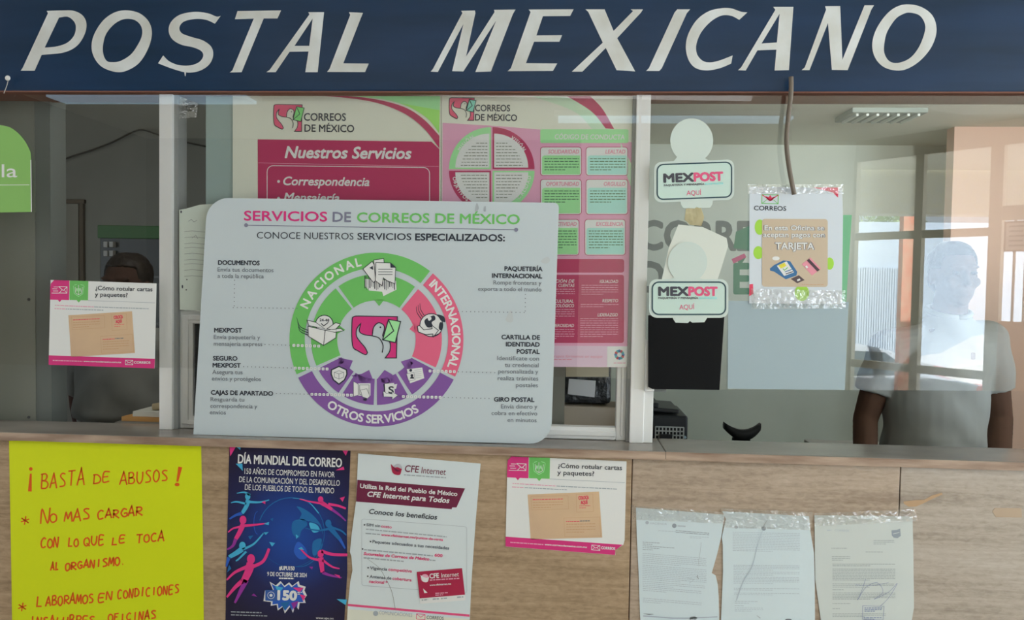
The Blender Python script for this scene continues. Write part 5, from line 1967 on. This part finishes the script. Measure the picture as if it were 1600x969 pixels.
U.text('150 AÑOS DE COMPROMISO EN FAVOR', 141, 203, 613, 222, 29, lilac, 2, .004).text('DE LA COMUNICACIÓN Y DEL DESARROLLO', 113, 246, 640, 266, 29, lilac, 2, .004).text('DE LOS PUEBLOS DE TODO EL MUNDO', 143, 287, 610, 306, 29, lilac, 2, .004)
U.part('poster_heading', ub)
cy = mat('ink_cyan', (58, 142, 178), .5)
cyd = mat('ink_deep_cyan', (30, 88, 140), .5)
bl_m = mat('ink_blue', (38, 78, 160), .5)
pk = mat('ink_hot_pink', (198, 48, 112), .5)
pkd = mat('ink_violet_pink', (122, 44, 128), .5)
# globe
U.stroke([(385 + 175 * math.cos(t / 18 * math.pi), 510 - 182 * math.sin(t / 18 * math.pi)) for t in range(-14, 17)], [1, 5], cyd, 1)
U.stroke([(210 + 20 * math.cos(t / 8 * math.pi), 460 - 60 * math.sin(t / 8 * math.pi)) for t in range(4, 13)], 3, bl_m, 1)
U.curve([(415, 375), (450, 385), (500, 420), (540, 470), (552, 520), (530, 470), (470, 450), (430, 440), (440, 410)], cyd, 2)
U.curve([(400, 450), (450, 440), (470, 470), (440, 500), (425, 540), (395, 520), (388, 480)], cyd, 2)
U.curve([(480, 460), (520, 470), (535, 500), (500, 510)], cy, 3).curve([(420, 560), (460, 590), (470, 640), (430, 650), (400, 610)], bl_m, 2).curve([(500, 560), (545, 545), (530, 610), (500, 630)], cyd, 2)
U.stroke([(400, 690), (460, 685), (520, 640), (550, 570)], [2, 8], cyd, 2, False, True)
U.stroke([(395, 330), (470, 345), (530, 410)], [2, 6], cy, 2, False, True)
U.part('globe_picture', ub)


def figure(a, head, hr_, limbs, m1_, m2_):
    a.disc(head[0], head[1], hr_, m1_, 4, hr_ * 1.25)
    for i, (pts, ws) in enumerate(limbs):
        a.stroke(pts, ws, m2_ if i % 3 == 2 else m1_, 3 + (i % 2), False, len(pts) > 2)
    a.part('flying_figure', ub)


figure(U, (158, 322), 14, [([(160, 340), (150, 375), (128, 410)], [26, 30, 18]), ([(155, 350), (220, 352), (270, 340)], [14, 10, 5]), ([(128, 410), (95, 420), (62, 440)], [18, 14, 8]), ([(100, 305), (140, 300), (170, 315)], [3, 10, 14]), ([(150, 360), (100, 350), (70, 355)], [12, 10, 5])], cy, bl_m)
figure(U, (133, 445), 18, [([(135, 465), (115, 510), (95, 545)], [28, 32, 20]), ([(140, 475), (200, 470), (258, 462)], [15, 11, 6]), ([(95, 545), (80, 580), (50, 600)], [20, 16, 8]), ([(120, 480), (80, 490), (55, 510)], [12, 10, 6])], pk, pkd)
figure(U, (130, 580), 17, [([(128, 598), (95, 620), (60, 640)], [30, 34, 20]), ([(130, 600), (190, 570), (240, 515)], [14, 11, 6]), ([(60, 640), (52, 665), (46, 690)], [20, 14, 8]), ([(150, 610), (110, 650), (95, 660)], [12, 12, 6])], cy, bl_m)
figure(U, (175, 650), 21, [([(175, 672), (160, 720), (135, 770)], [46, 50, 34]), ([(185, 690), (240, 660), (270, 595)], [18, 15, 14]), ([(150, 760), (120, 820), (90, 880)], [30, 24, 10]), ([(155, 690), (90, 720), (48, 760)], [20, 16, 8]), ([(130, 765), (90, 800), (48, 850)], [26, 20, 10])], pk, pkd)
figure(U, (540, 338), 14, [([(545, 355), (570, 370), (600, 390)], [24, 28, 16]), ([(550, 358), (490, 350), (430, 335)], [13, 9, 4]), ([(600, 390), (640, 420), (672, 450)], [16, 14, 6]), ([(580, 362), (630, 370), (672, 385)], [14, 12, 10])], pk, pkd)
figure(U, (580, 463), 16, [([(585, 480), (610, 510), (640, 545)], [30, 34, 18]), ([(585, 490), (530, 500), (460, 488)], [14, 10, 4]), ([(640, 545), (655, 570), (668, 595)], [18, 14, 8]), ([(600, 485), (645, 500), (675, 525)], [13, 11, 7])], cyd, bl_m)
figure(U, (540, 622), 16, [([(540, 642), (545, 680), (550, 720)], [30, 32, 20]), ([(530, 655), (480, 640), (430, 592)], [14, 11, 7]), ([(550, 720), (590, 735), (650, 748)], [18, 14, 6]), ([(545, 608), (600, 625), (680, 628)], [18, 22, 14]), ([(550, 655), (600, 690), (640, 700)], [14, 12, 6])], pk, pkd)
for tri, m_ in (([(62, 57), (98, 58), (66, 112)], pk), ([(95, 58), (122, 60), (118, 78)], cy), ([(95, 150), (130, 150), (132, 188)], cy), ([(655, 82), (684, 80), (672, 108)], pk), ([(618, 185), (660, 165), (665, 182)], pk), ([(640, 330), (668, 322), (655, 350)], pk), ([(270, 560), (302, 566), (285, 585)], cy), ([(240, 465), (270, 455), (268, 472)], cy), ([(275, 440), (292, 435), (288, 452)], cyd), ([(240, 510), (268, 508), (252, 524)], cy), ([(160, 530), (188, 526), (170, 548)], cyd), ([(422, 595), (440, 586), (455, 604)], cy), ([(624, 860), (678, 862), (672, 892)], cy), ([(610, 728), (640, 735), (642, 752)], pk), ([(178, 840), (190, 830), (208, 848)], pkd), ([(60, 680), (72, 700), (50, 720)], cyd), ([(230, 352), (250, 345), (250, 362)], pk), ([(410, 520), (425, 530), (412, 545)], cy), ([(480, 690), (500, 690), (495, 705)], pkd)):
    U.poly(tri, m_, 5)
    U.part('paper_shard', ub)
U.text('#UPU150', 323, 706, 402, 709, 20, lilac, 2, .03).text('9 DE OCTUBRE DE 2024', 260, 738, 467, 745, 21, lilac, 2, .02).words(322, 747, 400, 1, 1, 7, lilac, 2, .02, last=1, gap=2)
U.part('date_text', ub)
burst = [(240, 870), (248, 815), (290, 812), (272, 768), (305, 788), (330, 765), (350, 790), (375, 772), (392, 790), (425, 765), (430, 785), (462, 795), (455, 815), (468, 840), (455, 858), (462, 880), (430, 880), (425, 915), (408, 895), (395, 932), (380, 900), (352, 935), (342, 900), (315, 920), (310, 890), (278, 895), (280, 875)]
U.poly(burst, lilac, 2)
inn = [(355 + (x - 355) * .88, 848 + (y - 848) * .86) for x, y in burst]
U.poly(inn, bl_m, 3)
for tri, m_ in (([(300, 790), (345, 800), (320, 830)], cy), ([(395, 800), (450, 800), (430, 825)], pk), ([(330, 880), (380, 870), (352, 920)], cyd), ([(385, 880), (425, 870), (400, 915)], pkd), ([(430, 835), (462, 842), (450, 870)], pk)):
    U.poly(tri, m_, 4)
U.rrect(250, 812, 312, 868, 4, mat('ink_emblem_blue', (46, 78, 140), .5), 5).stroke([(280 + 18 * math.cos(t / 8 * math.pi), 840 + 18 * math.sin(t / 8 * math.pi)) for t in range(16)], 2.5, lilac, 6, True).disc(280, 840, 8, lilac, 6)
U.text('150', 316, 862, 412, 865, 46, lilac, 6, .06).words(418, 822, 442, 2, 9, 5, lilac, 6)
U.part('anniversary_burst', ub)
U.words(70, 924, 230, 1, 1, 5, ink_l, 2, .03, last=1).words(70, 940, 260, 1, 1, 5, ink_l, 2, .03, last=1)
U.text('www.upu.int', 515, 963, 608, 967, 11, lilac, 2, .0)
U.part('footer_text', ub)

# ---------------------------------------------------------------- internet poster
Cc = Art(yplane(YP - .0008), 530, 690, 3.475)
cp_ = Cc.sheet('internet_poster', [(103, 65), (440, 92), (768, 120), (742, 420), (718, 760), (706, 1040), (38, 1040), (48, 880), (60, 760), (72, 700), (66, 625), (58, 600), (68, 500), (92, 320)], mat('poster_blue_white', (176, 183, 190), .45), .0006)
tag(cp_, 'white internet service poster with maroon banner taped on the wall', 'poster')
Cc.clear()
maroon = mat('ink_maroon', (92, 32, 56), .5)
wine = mat('ink_wine', (140, 32, 60), .5)
Cc.disc(318, 146, 24, mat('ink_globe_grey', (150, 150, 158)), 2)
Cc.curve([(280, 122, 1), (300, 140), (318, 140), (340, 150, 1), (330, 180), (305, 180), (288, 165)], wine, 3).curve([(288, 135, 1), (310, 150), (335, 160, 1), (310, 162)], maroon, 4)
Cc.text('CFE', 356, 164, 432, 170, 36, maroon, 2, .01, .1).text('Internet', 445, 172, 578, 182, 34, maroon, 2, .0, .1)
Cc.words(352, 178, 580, 1, 1, 6, ink_l, 2, .07, (10, 34), 4, 1)
Cc.part('poster_emblem', cp_)
Cc.poly([(99, 208), (683, 255), (637, 358), (614, 358), (610, 368), (92, 326)], maroon, 2)
Cc.text('Utiliza la Red del Pueblo de México', 113, 252, 640, 296, 23, offw, 3, .03).text('CFE Internet para Todos', 153, 298, 597, 334, 27, offw, 3, .032, .2)
Cc.part('maroon_banner', cp_)
Cc.text('Conoce los beneficios', 162, 392, 530, 424, 26, ink, 2, .02, .15)
Cc.part('poster_heading', cp_)
Cc.stroke(Cc.rrpts(122, 420, 692, 782, 12, sk=.075), 1.6, ink_l, 2, True)
Cc.disc(137, 453, 4, ink, 3).text('SIM sin', 148, 459, 222, 466, 15, ink_g, 3, .02).text('costo', 228, 467, 284, 472, 15, mat('ink_rose', (190, 70, 110)), 3, .02)
Cc.words(145, 473, 583, 1, 1, 6, ink_l, 3, .095, (10, 34), 4, 1).words(143, 496, 222, 1, 1, 6, ink_l, 3, .08, (10, 34), 4, 1)
Cc.text('www.cfeinternet.mx/puntos-de-venta', 228, 512, 563, 540, 13, mat('ink_rose'), 3, .03)
Cc.disc(170, 544, 4, ink, 3).text('Paquetes adecuados a tus necesidades', 181, 551, 596, 587, 16, ink_g, 3, .025)
Cc.disc(127, 584, 4, ink, 3).words(135, 584, 508, 1, 1, 7, ink_l, 3, .09, (10, 34), 4, 1).text('600', 518, 624, 560, 628, 15, mat('ink_rose'), 3, .04)
Cc.text('Sucursales de Correos de México', 133, 616, 488, 646, 15, mat('ink_rose'), 3, .045, .15).words(492, 641, 524, 1, 1, 6, ink_l, 3, .08, last=1).words(133, 628, 350, 1, 1, 7, ink_l, 3, .09, (10, 34), 4, 1)
Cc.disc(157, 686, 4, ink, 3).text('Vigencia', 167, 694, 260, 702, 16, ink_g, 3, .025).text('competitiva', 267, 702, 394, 712, 16, mat('ink_rose'), 3, .025)
Cc.disc(155, 732, 4, ink, 3).text('Antenas de', 165, 741, 282, 750, 16, ink_g, 3, .025).text('cobertura', 289, 751, 392, 760, 16, mat('ink_rose'), 3, .025).text('nacional *', 163, 767, 262, 775, 16, mat('ink_rose'), 3, .025)
Cc.part('benefits_text', cp_)
Cc.poly([(421, 708), (667, 688), (686, 862), (440, 882)], offw, 4).poly([(421, 708), (667, 688), (683, 832), (437, 852)], wine, 5)
Cc.disc(465, 742, 22, pale_pink, 6).curve([(440, 725, 1), (470, 740), (488, 735, 1), (480, 762), (455, 760)], offw, 7)
Cc.text('CFE', 492, 744, 542, 740, 25, offw, 6, .03).text('Internet', 554, 739, 650, 732, 24, offw, 6, .0, .1)
Cc.words(492, 750, 652, 1, 1, 6, pale_pink, 6, -.06, last=1).text('www.cfeinternet.mx', 492, 785, 608, 777, 10, offw, 6, .02)
Cc.poly([(455, 798), (480, 822), (462, 824)], offw, 6).words(522, 822, 592, 2, 10, 5, pale_pink, 6, -.05)
for x in (448, 508, 552, 640):
    Cc.words(x, 858 - (x - 448) * .08, x + 34, 1, 1, 7, ink_l, 6, -.08, last=1)
Cc.part('advert_card', cp_)
Cc.poly([(48, 882), (708, 940), (708, 952), (47, 894)], mat('ink_rose'), 2)
Cc.text('COMUNICACIONES', 216, 938, 396, 953, 19, ink_l, 2, .0).disc(198, 934, 14, ink_l, 2, 14)
Cc.stroke([(420, 936), (466, 940), (465, 968), (419, 964)], 3, mat('ink_rose'), 2, True).stroke([(420, 936), (442, 955), (466, 940)], 3, mat('ink_rose'), 2).text('CORREOS', 474, 963, 566, 969, 17, ink_g, 2, .02)
Cc.poly([(46, 910), (706, 965), (706, 1040), (40, 1040)], warm_w, 1)
Cc.part('footer_band', cp_)
Cc.stroke([(150, 635), (215, 685), (250, 740), (285, 815), (305, 915)], [1.2, 2.4], mat('pen_line', (108, 108, 104)), 4, False, True)
Cc.part('pen_scratch', cp_)

# ---------------------------------------------------------------- three official letters in plastic
faint = mat('letter_print', (146, 154, 162), .6)
faint_d = mat('letter_print_dark', (120, 127, 136), .6)


def letter(ox, oy, sc, pts, m_, label, dy=0):
    a = Art(yplane(YP - dy), ox, oy, sc)
    o = a.sheet('official_letter', pts, m_, .0006)
    tag(o, label, 'letter', 'official letters taped in a row')
    a.clear()
    return a, o


blue_w = mat('letter_blue_white', (170, 181, 190), .4, bump=(9, .5, .006))
grey_w = mat('letter_grey_white', (164, 169, 168), .45, bump=(8, .3, .004))
a, o = letter(970, 770, 4.869, [(115, 113), (450, 140), (790, 168), (765, 330), (735, 460), (692, 612), (722, 630), (738, 700), (745, 800), (752, 1080), (152, 1080), (135, 600), (122, 330)], blue_w, 'bluish official letter with a torn right edge, left of the three')
a.disc(200, 228, 13, faint, 1).text('HACIENDA', 222, 240, 350, 246, 15, faint, 1, .0).disc(407, 252, 17, faint_d, 1).cut().words(432, 248, 492, 1, 1, 10, faint, 1, .06, (6, 10), 2, 1)
a.part('letterhead', o)
a.cut().words(285, 288, 420, 1, 1, 3, faint, 1, .05, last=1).cut().words(418, 286, 672, 2, 12, 5, faint_d, 1, .08, (14, 40), 4, 1).cut().words(525, 330, 670, 2, 11, 3, faint, 1, .06)
a.cut().words(166, 374, 295, 2, 14, 4, faint_d, 1, .06).cut().words(166, 402, 412, 1, 14, 4, faint_d, 1, .07, last=1).cut().words(166, 416, 295, 2, 14, 4, faint_d, 1, .06)
a.cut().words(165, 460, 652, 6, 14, 3.5, faint, 1, .08).cut().words(165, 548, 652, 9, 13.5, 3.5, faint, 1, .08).cut().words(165, 672, 640, 3, 14, 3.5, faint, 1, .08, last=.5).cut().words(168, 712, 615, 3, 14, 4, faint, 1, .085, last=.4).cut().words(168, 800, 615, 3, 14, 4, faint, 1, .085, last=.3)
a.parts('letter_text', o)
a.stroke([(612, 378), (606, 440), (592, 520), (594, 560)], 2.2, ink_l, 2).stroke([(584, 628), (580, 640), (592, 655)], 4, ink_g, 2).stroke([(172, 922), (215, 926), (250, 925)], [2, 7, 2], ink_g, 2).stroke([(500, 650), (560, 660), (520, 690)], 2, ink_l, 2)
a.curve([(525, 950), (560, 940), (580, 955), (560, 975), (535, 975)], ink_l, 2)
a.stroke([(170, 938), (400, 955), (520, 955), (735, 945)], 8, mat('fold_grey', (140, 148, 160)), 2)
a.part('pen_marks', o)
a, o = letter(970, 770, 4.869, [(772, 142), (1100, 160), (1432, 180), (1442, 290), (1470, 460), (1476, 720), (1478, 1080), (758, 1080), (778, 600), (776, 400), (768, 340), (800, 200)], blue_w, 'bluish official letter with dense print, middle of the three', .0008)
a.disc(878, 262, 13, faint, 1).text('HACIENDA', 900, 272, 1034, 276, 15, faint, 1, .0).disc(1088, 272, 17, faint_d, 1).cut().words(1113, 264, 1174, 1, 1, 10, faint, 1, .04, (6, 10), 2, 1)
a.part('letterhead', o)
a.cut().words(852, 300, 1362, 12, 12.6, 3.4, faint, 1, .02).cut().words(858, 550, 1360, 4, 11.5, 3.4, faint, 1, .01).cut().words(858, 600, 1360, 3, 12, 3.4, faint, 1, .01).cut().words(858, 640, 1358, 5, 11.5, 3.4, faint, 1, .01).cut().words(860, 725, 1358, 2, 12, 3.4, faint, 1, .01).cut().words(862, 762, 1358, 2, 12, 3.4, faint, 1, .01)
a.cut().words(868, 825, 1045, 2, 14, 3.6, faint, 1, .01).cut().words(866, 858, 940, 1, 14, 3.6, faint, 1, .01, last=1).cut().words(868, 875, 1085, 3, 12, 3.2, faint, 1, .01)
a.parts('letter_text', o)
a.stroke([(1082, 280), (1040, 400), (1000, 560), (930, 680), (880, 820)], [2, 7], mat('fold_blue', (150, 160, 170)), 2, False, True).stroke([(1114, 210), (1096, 238), (1085, 262)], [2, 6], ink_l, 2).stroke([(1035, 935), (1062, 955)], [3, 6], ink_l, 2).curve([(1255, 962), (1290, 960), (1300, 975), (1260, 978)], ink_g, 2)
a.part('pen_marks', o)
a, o = letter(1240, 770, 4.444, [(145, 157), (480, 160), (826, 166), (832, 420), (836, 800), (822, 880), (810, 960), (200, 960), (172, 760), (150, 600)], grey_w, 'greyer official letter with stamp and signature, right of the three', .0004)
a.cut().words(232, 258, 262, 1, 1, 6, faint, 1, last=1).text('CORREOS', 285, 268, 385, 270, 13, faint, 1, .0).poly([(680, 262), (718, 258), (740, 250), (744, 300), (722, 316), (694, 312), (682, 296)], faint_d, 1).stroke([(690, 286), (735, 276)], 4, grey_w, 2)
a.part('letterhead', o)
for (x0, y, x1, n_, p) in ((555, 330, 700, 3, 12), (262, 384, 445, 1, 10), (500, 410, 698, 1, 10), (266, 442, 392, 3, 12), (270, 494, 706, 2, 11), (270, 528, 706, 8, 11), (270, 632, 698, 3, 11), (270, 672, 400, 1, 10), (270, 694, 706, 5, 10.5), (270, 768, 480, 1, 10), (270, 803, 356, 1, 10), (270, 838, 640, 3, 10)):
    a.cut().words(x0, y, x1, n_, p, 4, mat('ink_pale_print', (132, 138, 140)), 1, .003, (8, 26), 3)
a.parts('letter_text', o)
bp_ = mat('pen_blue', (112, 120, 148), .5)
a.stroke([(500, 600), (470, 690), (445, 745), (500, 660), (580, 625), (620, 690), (560, 740), (660, 690), (720, 630), (660, 730), (600, 790)], 2.4, bp_, 2, False, True)
a.stroke([(430, 640), (540, 645), (660, 625)], 2.2, bp_, 2, False, True).stroke([(480, 785), (628, 790), (622, 884), (478, 880)], 2.4, bp_, 2, True).cut().words(492, 798, 615, 3, 11, 6, bp_, 2).cut().words(486, 866, 610, 2, 10, 6, bp_, 2)
a.part('signature_stamp', o)
tape(-0.0935, [(985, 789), (1128, 800), (1134, 818), (990, 812)], 'wrinkled clear tape over the top of the left official letter', 5, .0022)
tape(-0.0938, [(1126, 794), (1270, 800), (1266, 828), (1130, 824)], 'wrinkled clear tape over the top of the middle official letter', 6, .0022)
tape(-0.0936, [(1272, 802), (1430, 795), (1434, 814), (1272, 822)], 'wrinkled clear tape over the top of the right official letter', 7, .0022)
# brown tape left on the stone at the right
br = Art(yplane(-0.0908), 1240, 770, 4.444)
b1_ = br.sheet('tape_remnant', [(762, 62), (850, 52), (905, 50), (960, 20), (1030, 0), (1035, 12), (960, 45), (900, 75), (850, 96), (800, 98), (768, 78)], mat('tape_brown', (148, 122, 96), .5), .0004)
tag(b1_, 'torn brown tape remnant on the stone above the right letter', 'tape')
br.clear()
b2_ = br.sheet('tape_remnant', [(1398, 105), (1582, 108), (1586, 172), (1405, 170), (1380, 130)], mat('tape_brown_pale', (146, 128, 110), .5), .0004)
tag(b2_, 'pale brown tape rectangle on the stone near right photo edge', 'tape')

# ---------------------------------------------------------------- people in the office
def person(label, Y, head_c, neck_c, shL, shR, elL, elR, wrL, wrR, hip, skin, hair_m, shirt_m, trouser_m, shoe_m, hem_z, sleeve=.95, belly=.0, width=.17):
    """joints in world coordinates; L is the viewer's left. One continuous body, clothing and hair as children."""
    Vc = Vector
    head_c, neck_c, shL, shR, elL, elR, wrL, wrR, hip = [Vc(v) for v in (head_c, neck_c, shL, shR, elL, elR, wrL, wrR, hip)]
    root = empty('person', (hip.x, hip.y, 0))
    tag(root, label, 'person')
    b = MB()
    # head: skull, jaw, nose, ears, lips, brow
    b.sphere(head_c + Vc((0, .012, .025)), (.074, .093, .098))
    b.sphere(head_c + Vc((0, -.022, -.045)), (.056, .066, .066))
    b.sphere(head_c + Vc((0, -.060, -.088)), (.028, .024, .02))
    b.cap(head_c + Vc((0, -.084, .02)), .008, head_c + Vc((0, -.105, -.022)), .015)
    b.sphere(head_c + Vc((0, -.08, -.052)), (.026, .014, .008))
    b.sphere(head_c + Vc((0, -.08, -.064)), (.022, .014, .009))
    for sx in (-1, 1):
        b.sphere(head_c + Vc((.076 * sx, .012, -.005)), (.011, .02, .033))
        b.cap(head_c + Vc((.014 * sx, -.083, .033)), .008, head_c + Vc((.046 * sx, -.070, .034)), .008)
        b.sphere(head_c + Vc((.036 * sx, -.062, -.02)), (.026, .022, .022))
    b.cap(neck_c + Vc((0, .01, -.06)), .066, head_c + Vc((0, .015, -.06)), .056)
    # trunk
    chest = (shL + shR) / 2 + Vc((0, 0, -.12))
    waist = hip.lerp(chest, .42)
    b.loft([(hip + Vc((0, 0, -.10)), .15, .11), (hip, width + .005, .125), (waist + Vc((0, -belly * .5, 0)), width, .12 + belly), (chest, width + .01, .125), (neck_c + Vc((0, 0, -.07)), width - .01, .10), (neck_c + Vc((0, 0, -.025)), .09, .075)], 24)
    for sh, el, wr in ((shL, elL, wrL), (shR, elR, wrR)):
        b.cap(neck_c + Vc((0, 0, -.07)), .065, sh, .062)
        b.cap(sh, .062, el, .044)
        b.cap(el, .044, el.lerp(wr, .35), .043)
        b.cap(el.lerp(wr, .35), .043, wr, .029)
    # hands: palm, four unequal bent fingers, thumb from the side of the palm
    for sd, el, wr in ((-1, elL, wrL), (1, elR, wrR)):
        d = (wr - el).normalized()
        fwd = (Vc((0, -1, -.15)) * .6 + d * .7).normalized()
        side = fwd.cross(Vc((0, 0, 1))).normalized()
        nrm = side.cross(fwd).normalized()
        palm = wr + fwd * .055
        b.loft([(wr + fwd * .0, .026, .02, side, nrm), (wr + fwd * .04, .038, .015, side, nrm), (wr + fwd * .085, .042, .013, side, nrm), (wr + fwd * .095, .036, .01, side, nrm)], 14)
        for k, (off, L_) in enumerate(((-.031, .066), (-.0105, .075), (.0105, .072), (.031, .056))):
            r0 = wr + fwd * .085 + side * off
            k1 = r0 + (fwd - nrm * .15).normalized() * L_ * .5
            k2 = k1 + (fwd - nrm * .7).normalized() * L_ * .32
            k3 = k2 + (fwd - nrm * 1.3).normalized() * L_ * .26
            b.cap(r0, .0095, k1, .009)
            b.cap(k1, .009, k2, .0082)
            b.cap(k2, .0082, k3, .0072)
        t0 = wr + fwd * .03 - side * sd * .03
        t1 = t0 + (fwd * .8 - side * sd * .8).normalized() * .04
        t2 = t1 + (fwd - side * sd * .25).normalized() * .032
        b.cap(t0, .0125, t1, .0105)
        b.cap(t1, .0105, t2, .009)
    # legs and feet
    for sx in (-1, 1):
        h = hip + Vc((.085 * sx, 0, -.06))
        k = Vc((h.x + .01 * sx, h.y - .015, .48))
        a_ = Vc((h.x + .015 * sx, h.y + .01, .09))
        b.cap(h, .088, k, .056)
        b.cap(k, .056, k.lerp(a_, .35) + Vc((0, .015, 0)), .053)
        b.cap(k.lerp(a_, .35) + Vc((0, .015, 0)), .053, a_, .036)
        b.cap(a_ + Vc((0, .02, -.045)), .036, a_ + Vc((0, -.15, -.055)), .03)
    body = blob('body', b, .0065, skin, root, 5)
    # shirt: trunk and short sleeves
    s = MB()
    s.loft([(Vc((hip.x, hip.y, hem_z)), width + .022, .142 + belly * .5), (hip.lerp(waist, .5), width + .018, .135 + belly), (waist + Vc((0, -belly * .5, 0)), width + .018, .135 + belly), (chest, width + .026, .142), (neck_c + Vc((0, 0, -.085)), width + .012, .115), (neck_c + Vc((0, 0, -.03)), .098, .085), (neck_c + Vc((0, .005, .008)), .074, .072)], 28)
    for sh, el in ((shL, elL), (shR, elR)):
        s.cap(neck_c + Vc((0, 0, -.075)), .072, sh, .074)
        e = sh.lerp(el, sleeve)
        t = (e - sh).normalized()
        a1 = t.cross(Vc((0, 1, 0))).normalized()
        a2 = t.cross(a1)
        s.loft([(sh, .074, .074, a1, a2), (sh.lerp(e, .5), .072, .07, a1, a2), (e, .068, .066, a1, a2)], 18)
    fold = lambda p: .004 * math.sin(38 * (p.z + .5 * abs(p.x - hip.x)) + 3 * math.sin(9 * p.x)) + .004 * noise.noise(p * 14)
    shirt = blob('shirt', s, .0075, shirt_m, root, 4, fold)
    cl = MB()
    for sx in (-1, 1):
        c = neck_c + Vc((0, 0, .012))
        pts = [c + Vc((.07 * math.sin(t) * sx, .005 - .072 * math.cos(t), .012 - .02 * math.cos(t))) for t in [i * math.pi / 8 for i in range(9)]]
        cl.tube(pts, [.010] * 9, 8)
    cl.build('collar', [shirt_m], shirt, smooth=True)
    tr = MB()
    tr.loft([(hip + Vc((0, 0, -.10)), .165, .125), (hip + Vc((0, 0, 0)), width + .014, .134), (hip + Vc((0, -belly * .3, .07)), width + .008, .13 + belly * .6)], 26)
    for sx in (-1, 1):
        h = hip + Vc((.085 * sx, 0, -.06))
        k = Vc((h.x + .01 * sx, h.y - .015, .48))
        a_ = Vc((h.x + .015 * sx, h.y + .01, .1))
        tr.cap(h, .1, k, .074)
        tr.loft([(a_, .058, .06), (k, .072, .074)], 18)
    blob('trousers', tr, .009, trouser_m, root, 4, lambda p: .003 * noise.noise(p * 16))
    for sx in (-1, 1):
        a_ = Vc((hip.x + .1 * sx, hip.y, .05))
        sh_ = MB()
        sh_.loft([(a_ + Vc((0, .0, -.048)), .046, .06), (a_ + Vc((0, -.05, -.047)), .048, .13), (a_ + Vc((0, -.05, -.02)), .047, .125), (a_ + Vc((0, -.03, .015)), .042, .09), (a_ + Vc((0, .015, .045)), .045, .05)], 20)
        sh_.build('shoe', [shoe_m], root, smooth=True)
    # hair, eyes
    hm = MB()
    hm.sphere(head_c + Vc((0, .022, .048)), (.082, .096, .088))
    hm.sphere(head_c + Vc((0, .05, -.005)), (.07, .066, .07))
    hb = blob('hair', hm, .007, hair_m, root, 3, lambda p: .003 * noise.noise(p * 60))
    for v in hb.data.vertices:      # hairline: keep the face free
        p = v.co + origin_of(root) - head_c
        if p.y < -.03 and p.z < .075:
            v.co.y += (-.03 - p.y) * .9
    for sx in (-1, 1):
        e = head_c + Vc((.031 * sx, -.0745, .012))
        eo = MB().sphere(e, (.0125, .008, .0075)).build('eye', [mat('eye_white', (58, 50, 45), .8, spec=.05)], root, smooth=True)
        MB().sphere(e + Vc((0, -.006, 0)), (.005, .0035, .005), 0, 10).build('iris', [mat('iris_brown', (44, 34, 29), .7, spec=.05)], eo, smooth=True)
    return root, chest, shirt


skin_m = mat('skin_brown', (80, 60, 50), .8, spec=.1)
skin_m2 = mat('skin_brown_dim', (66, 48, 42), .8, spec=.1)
hair_m = mat('hair_black', (36, 30, 27), .5, bump=(90, .6))
YR = .92
w3 = lambda x, y, Y=YR: at(x, y, Y)
hip_ = w3(1452, 735)
rp, chest_, shirt_ = person('man in light grey polo shirt standing inside the right office window', YR, w3(1491, 432), w3(1483, 497), w3(1388, 545), w3(1543, 533), w3(1352, 655, .94), w3(1562, 655, .95), w3(1352, 765, .72), w3(1556, 790, .74), hip_,
                            skin_m, hair_m, mat('shirt_grey', (130, 133, 131), .8), mat('trousers_navy', (44, 48, 60), .8), mat('shoe_black', (30, 28, 28), .4), w3(1452, 745).z, .62, .02, .158)
em = Art(yplane(YR - .165))
em.rrect(1517, 551, 1524, 562, 2, mat('emblem_dark', (66, 62, 76), .7), 1)
em.part('chest_emblem', shirt_)
YL = .72
w4 = lambda x, y, Y=YL: at(x, y, Y)
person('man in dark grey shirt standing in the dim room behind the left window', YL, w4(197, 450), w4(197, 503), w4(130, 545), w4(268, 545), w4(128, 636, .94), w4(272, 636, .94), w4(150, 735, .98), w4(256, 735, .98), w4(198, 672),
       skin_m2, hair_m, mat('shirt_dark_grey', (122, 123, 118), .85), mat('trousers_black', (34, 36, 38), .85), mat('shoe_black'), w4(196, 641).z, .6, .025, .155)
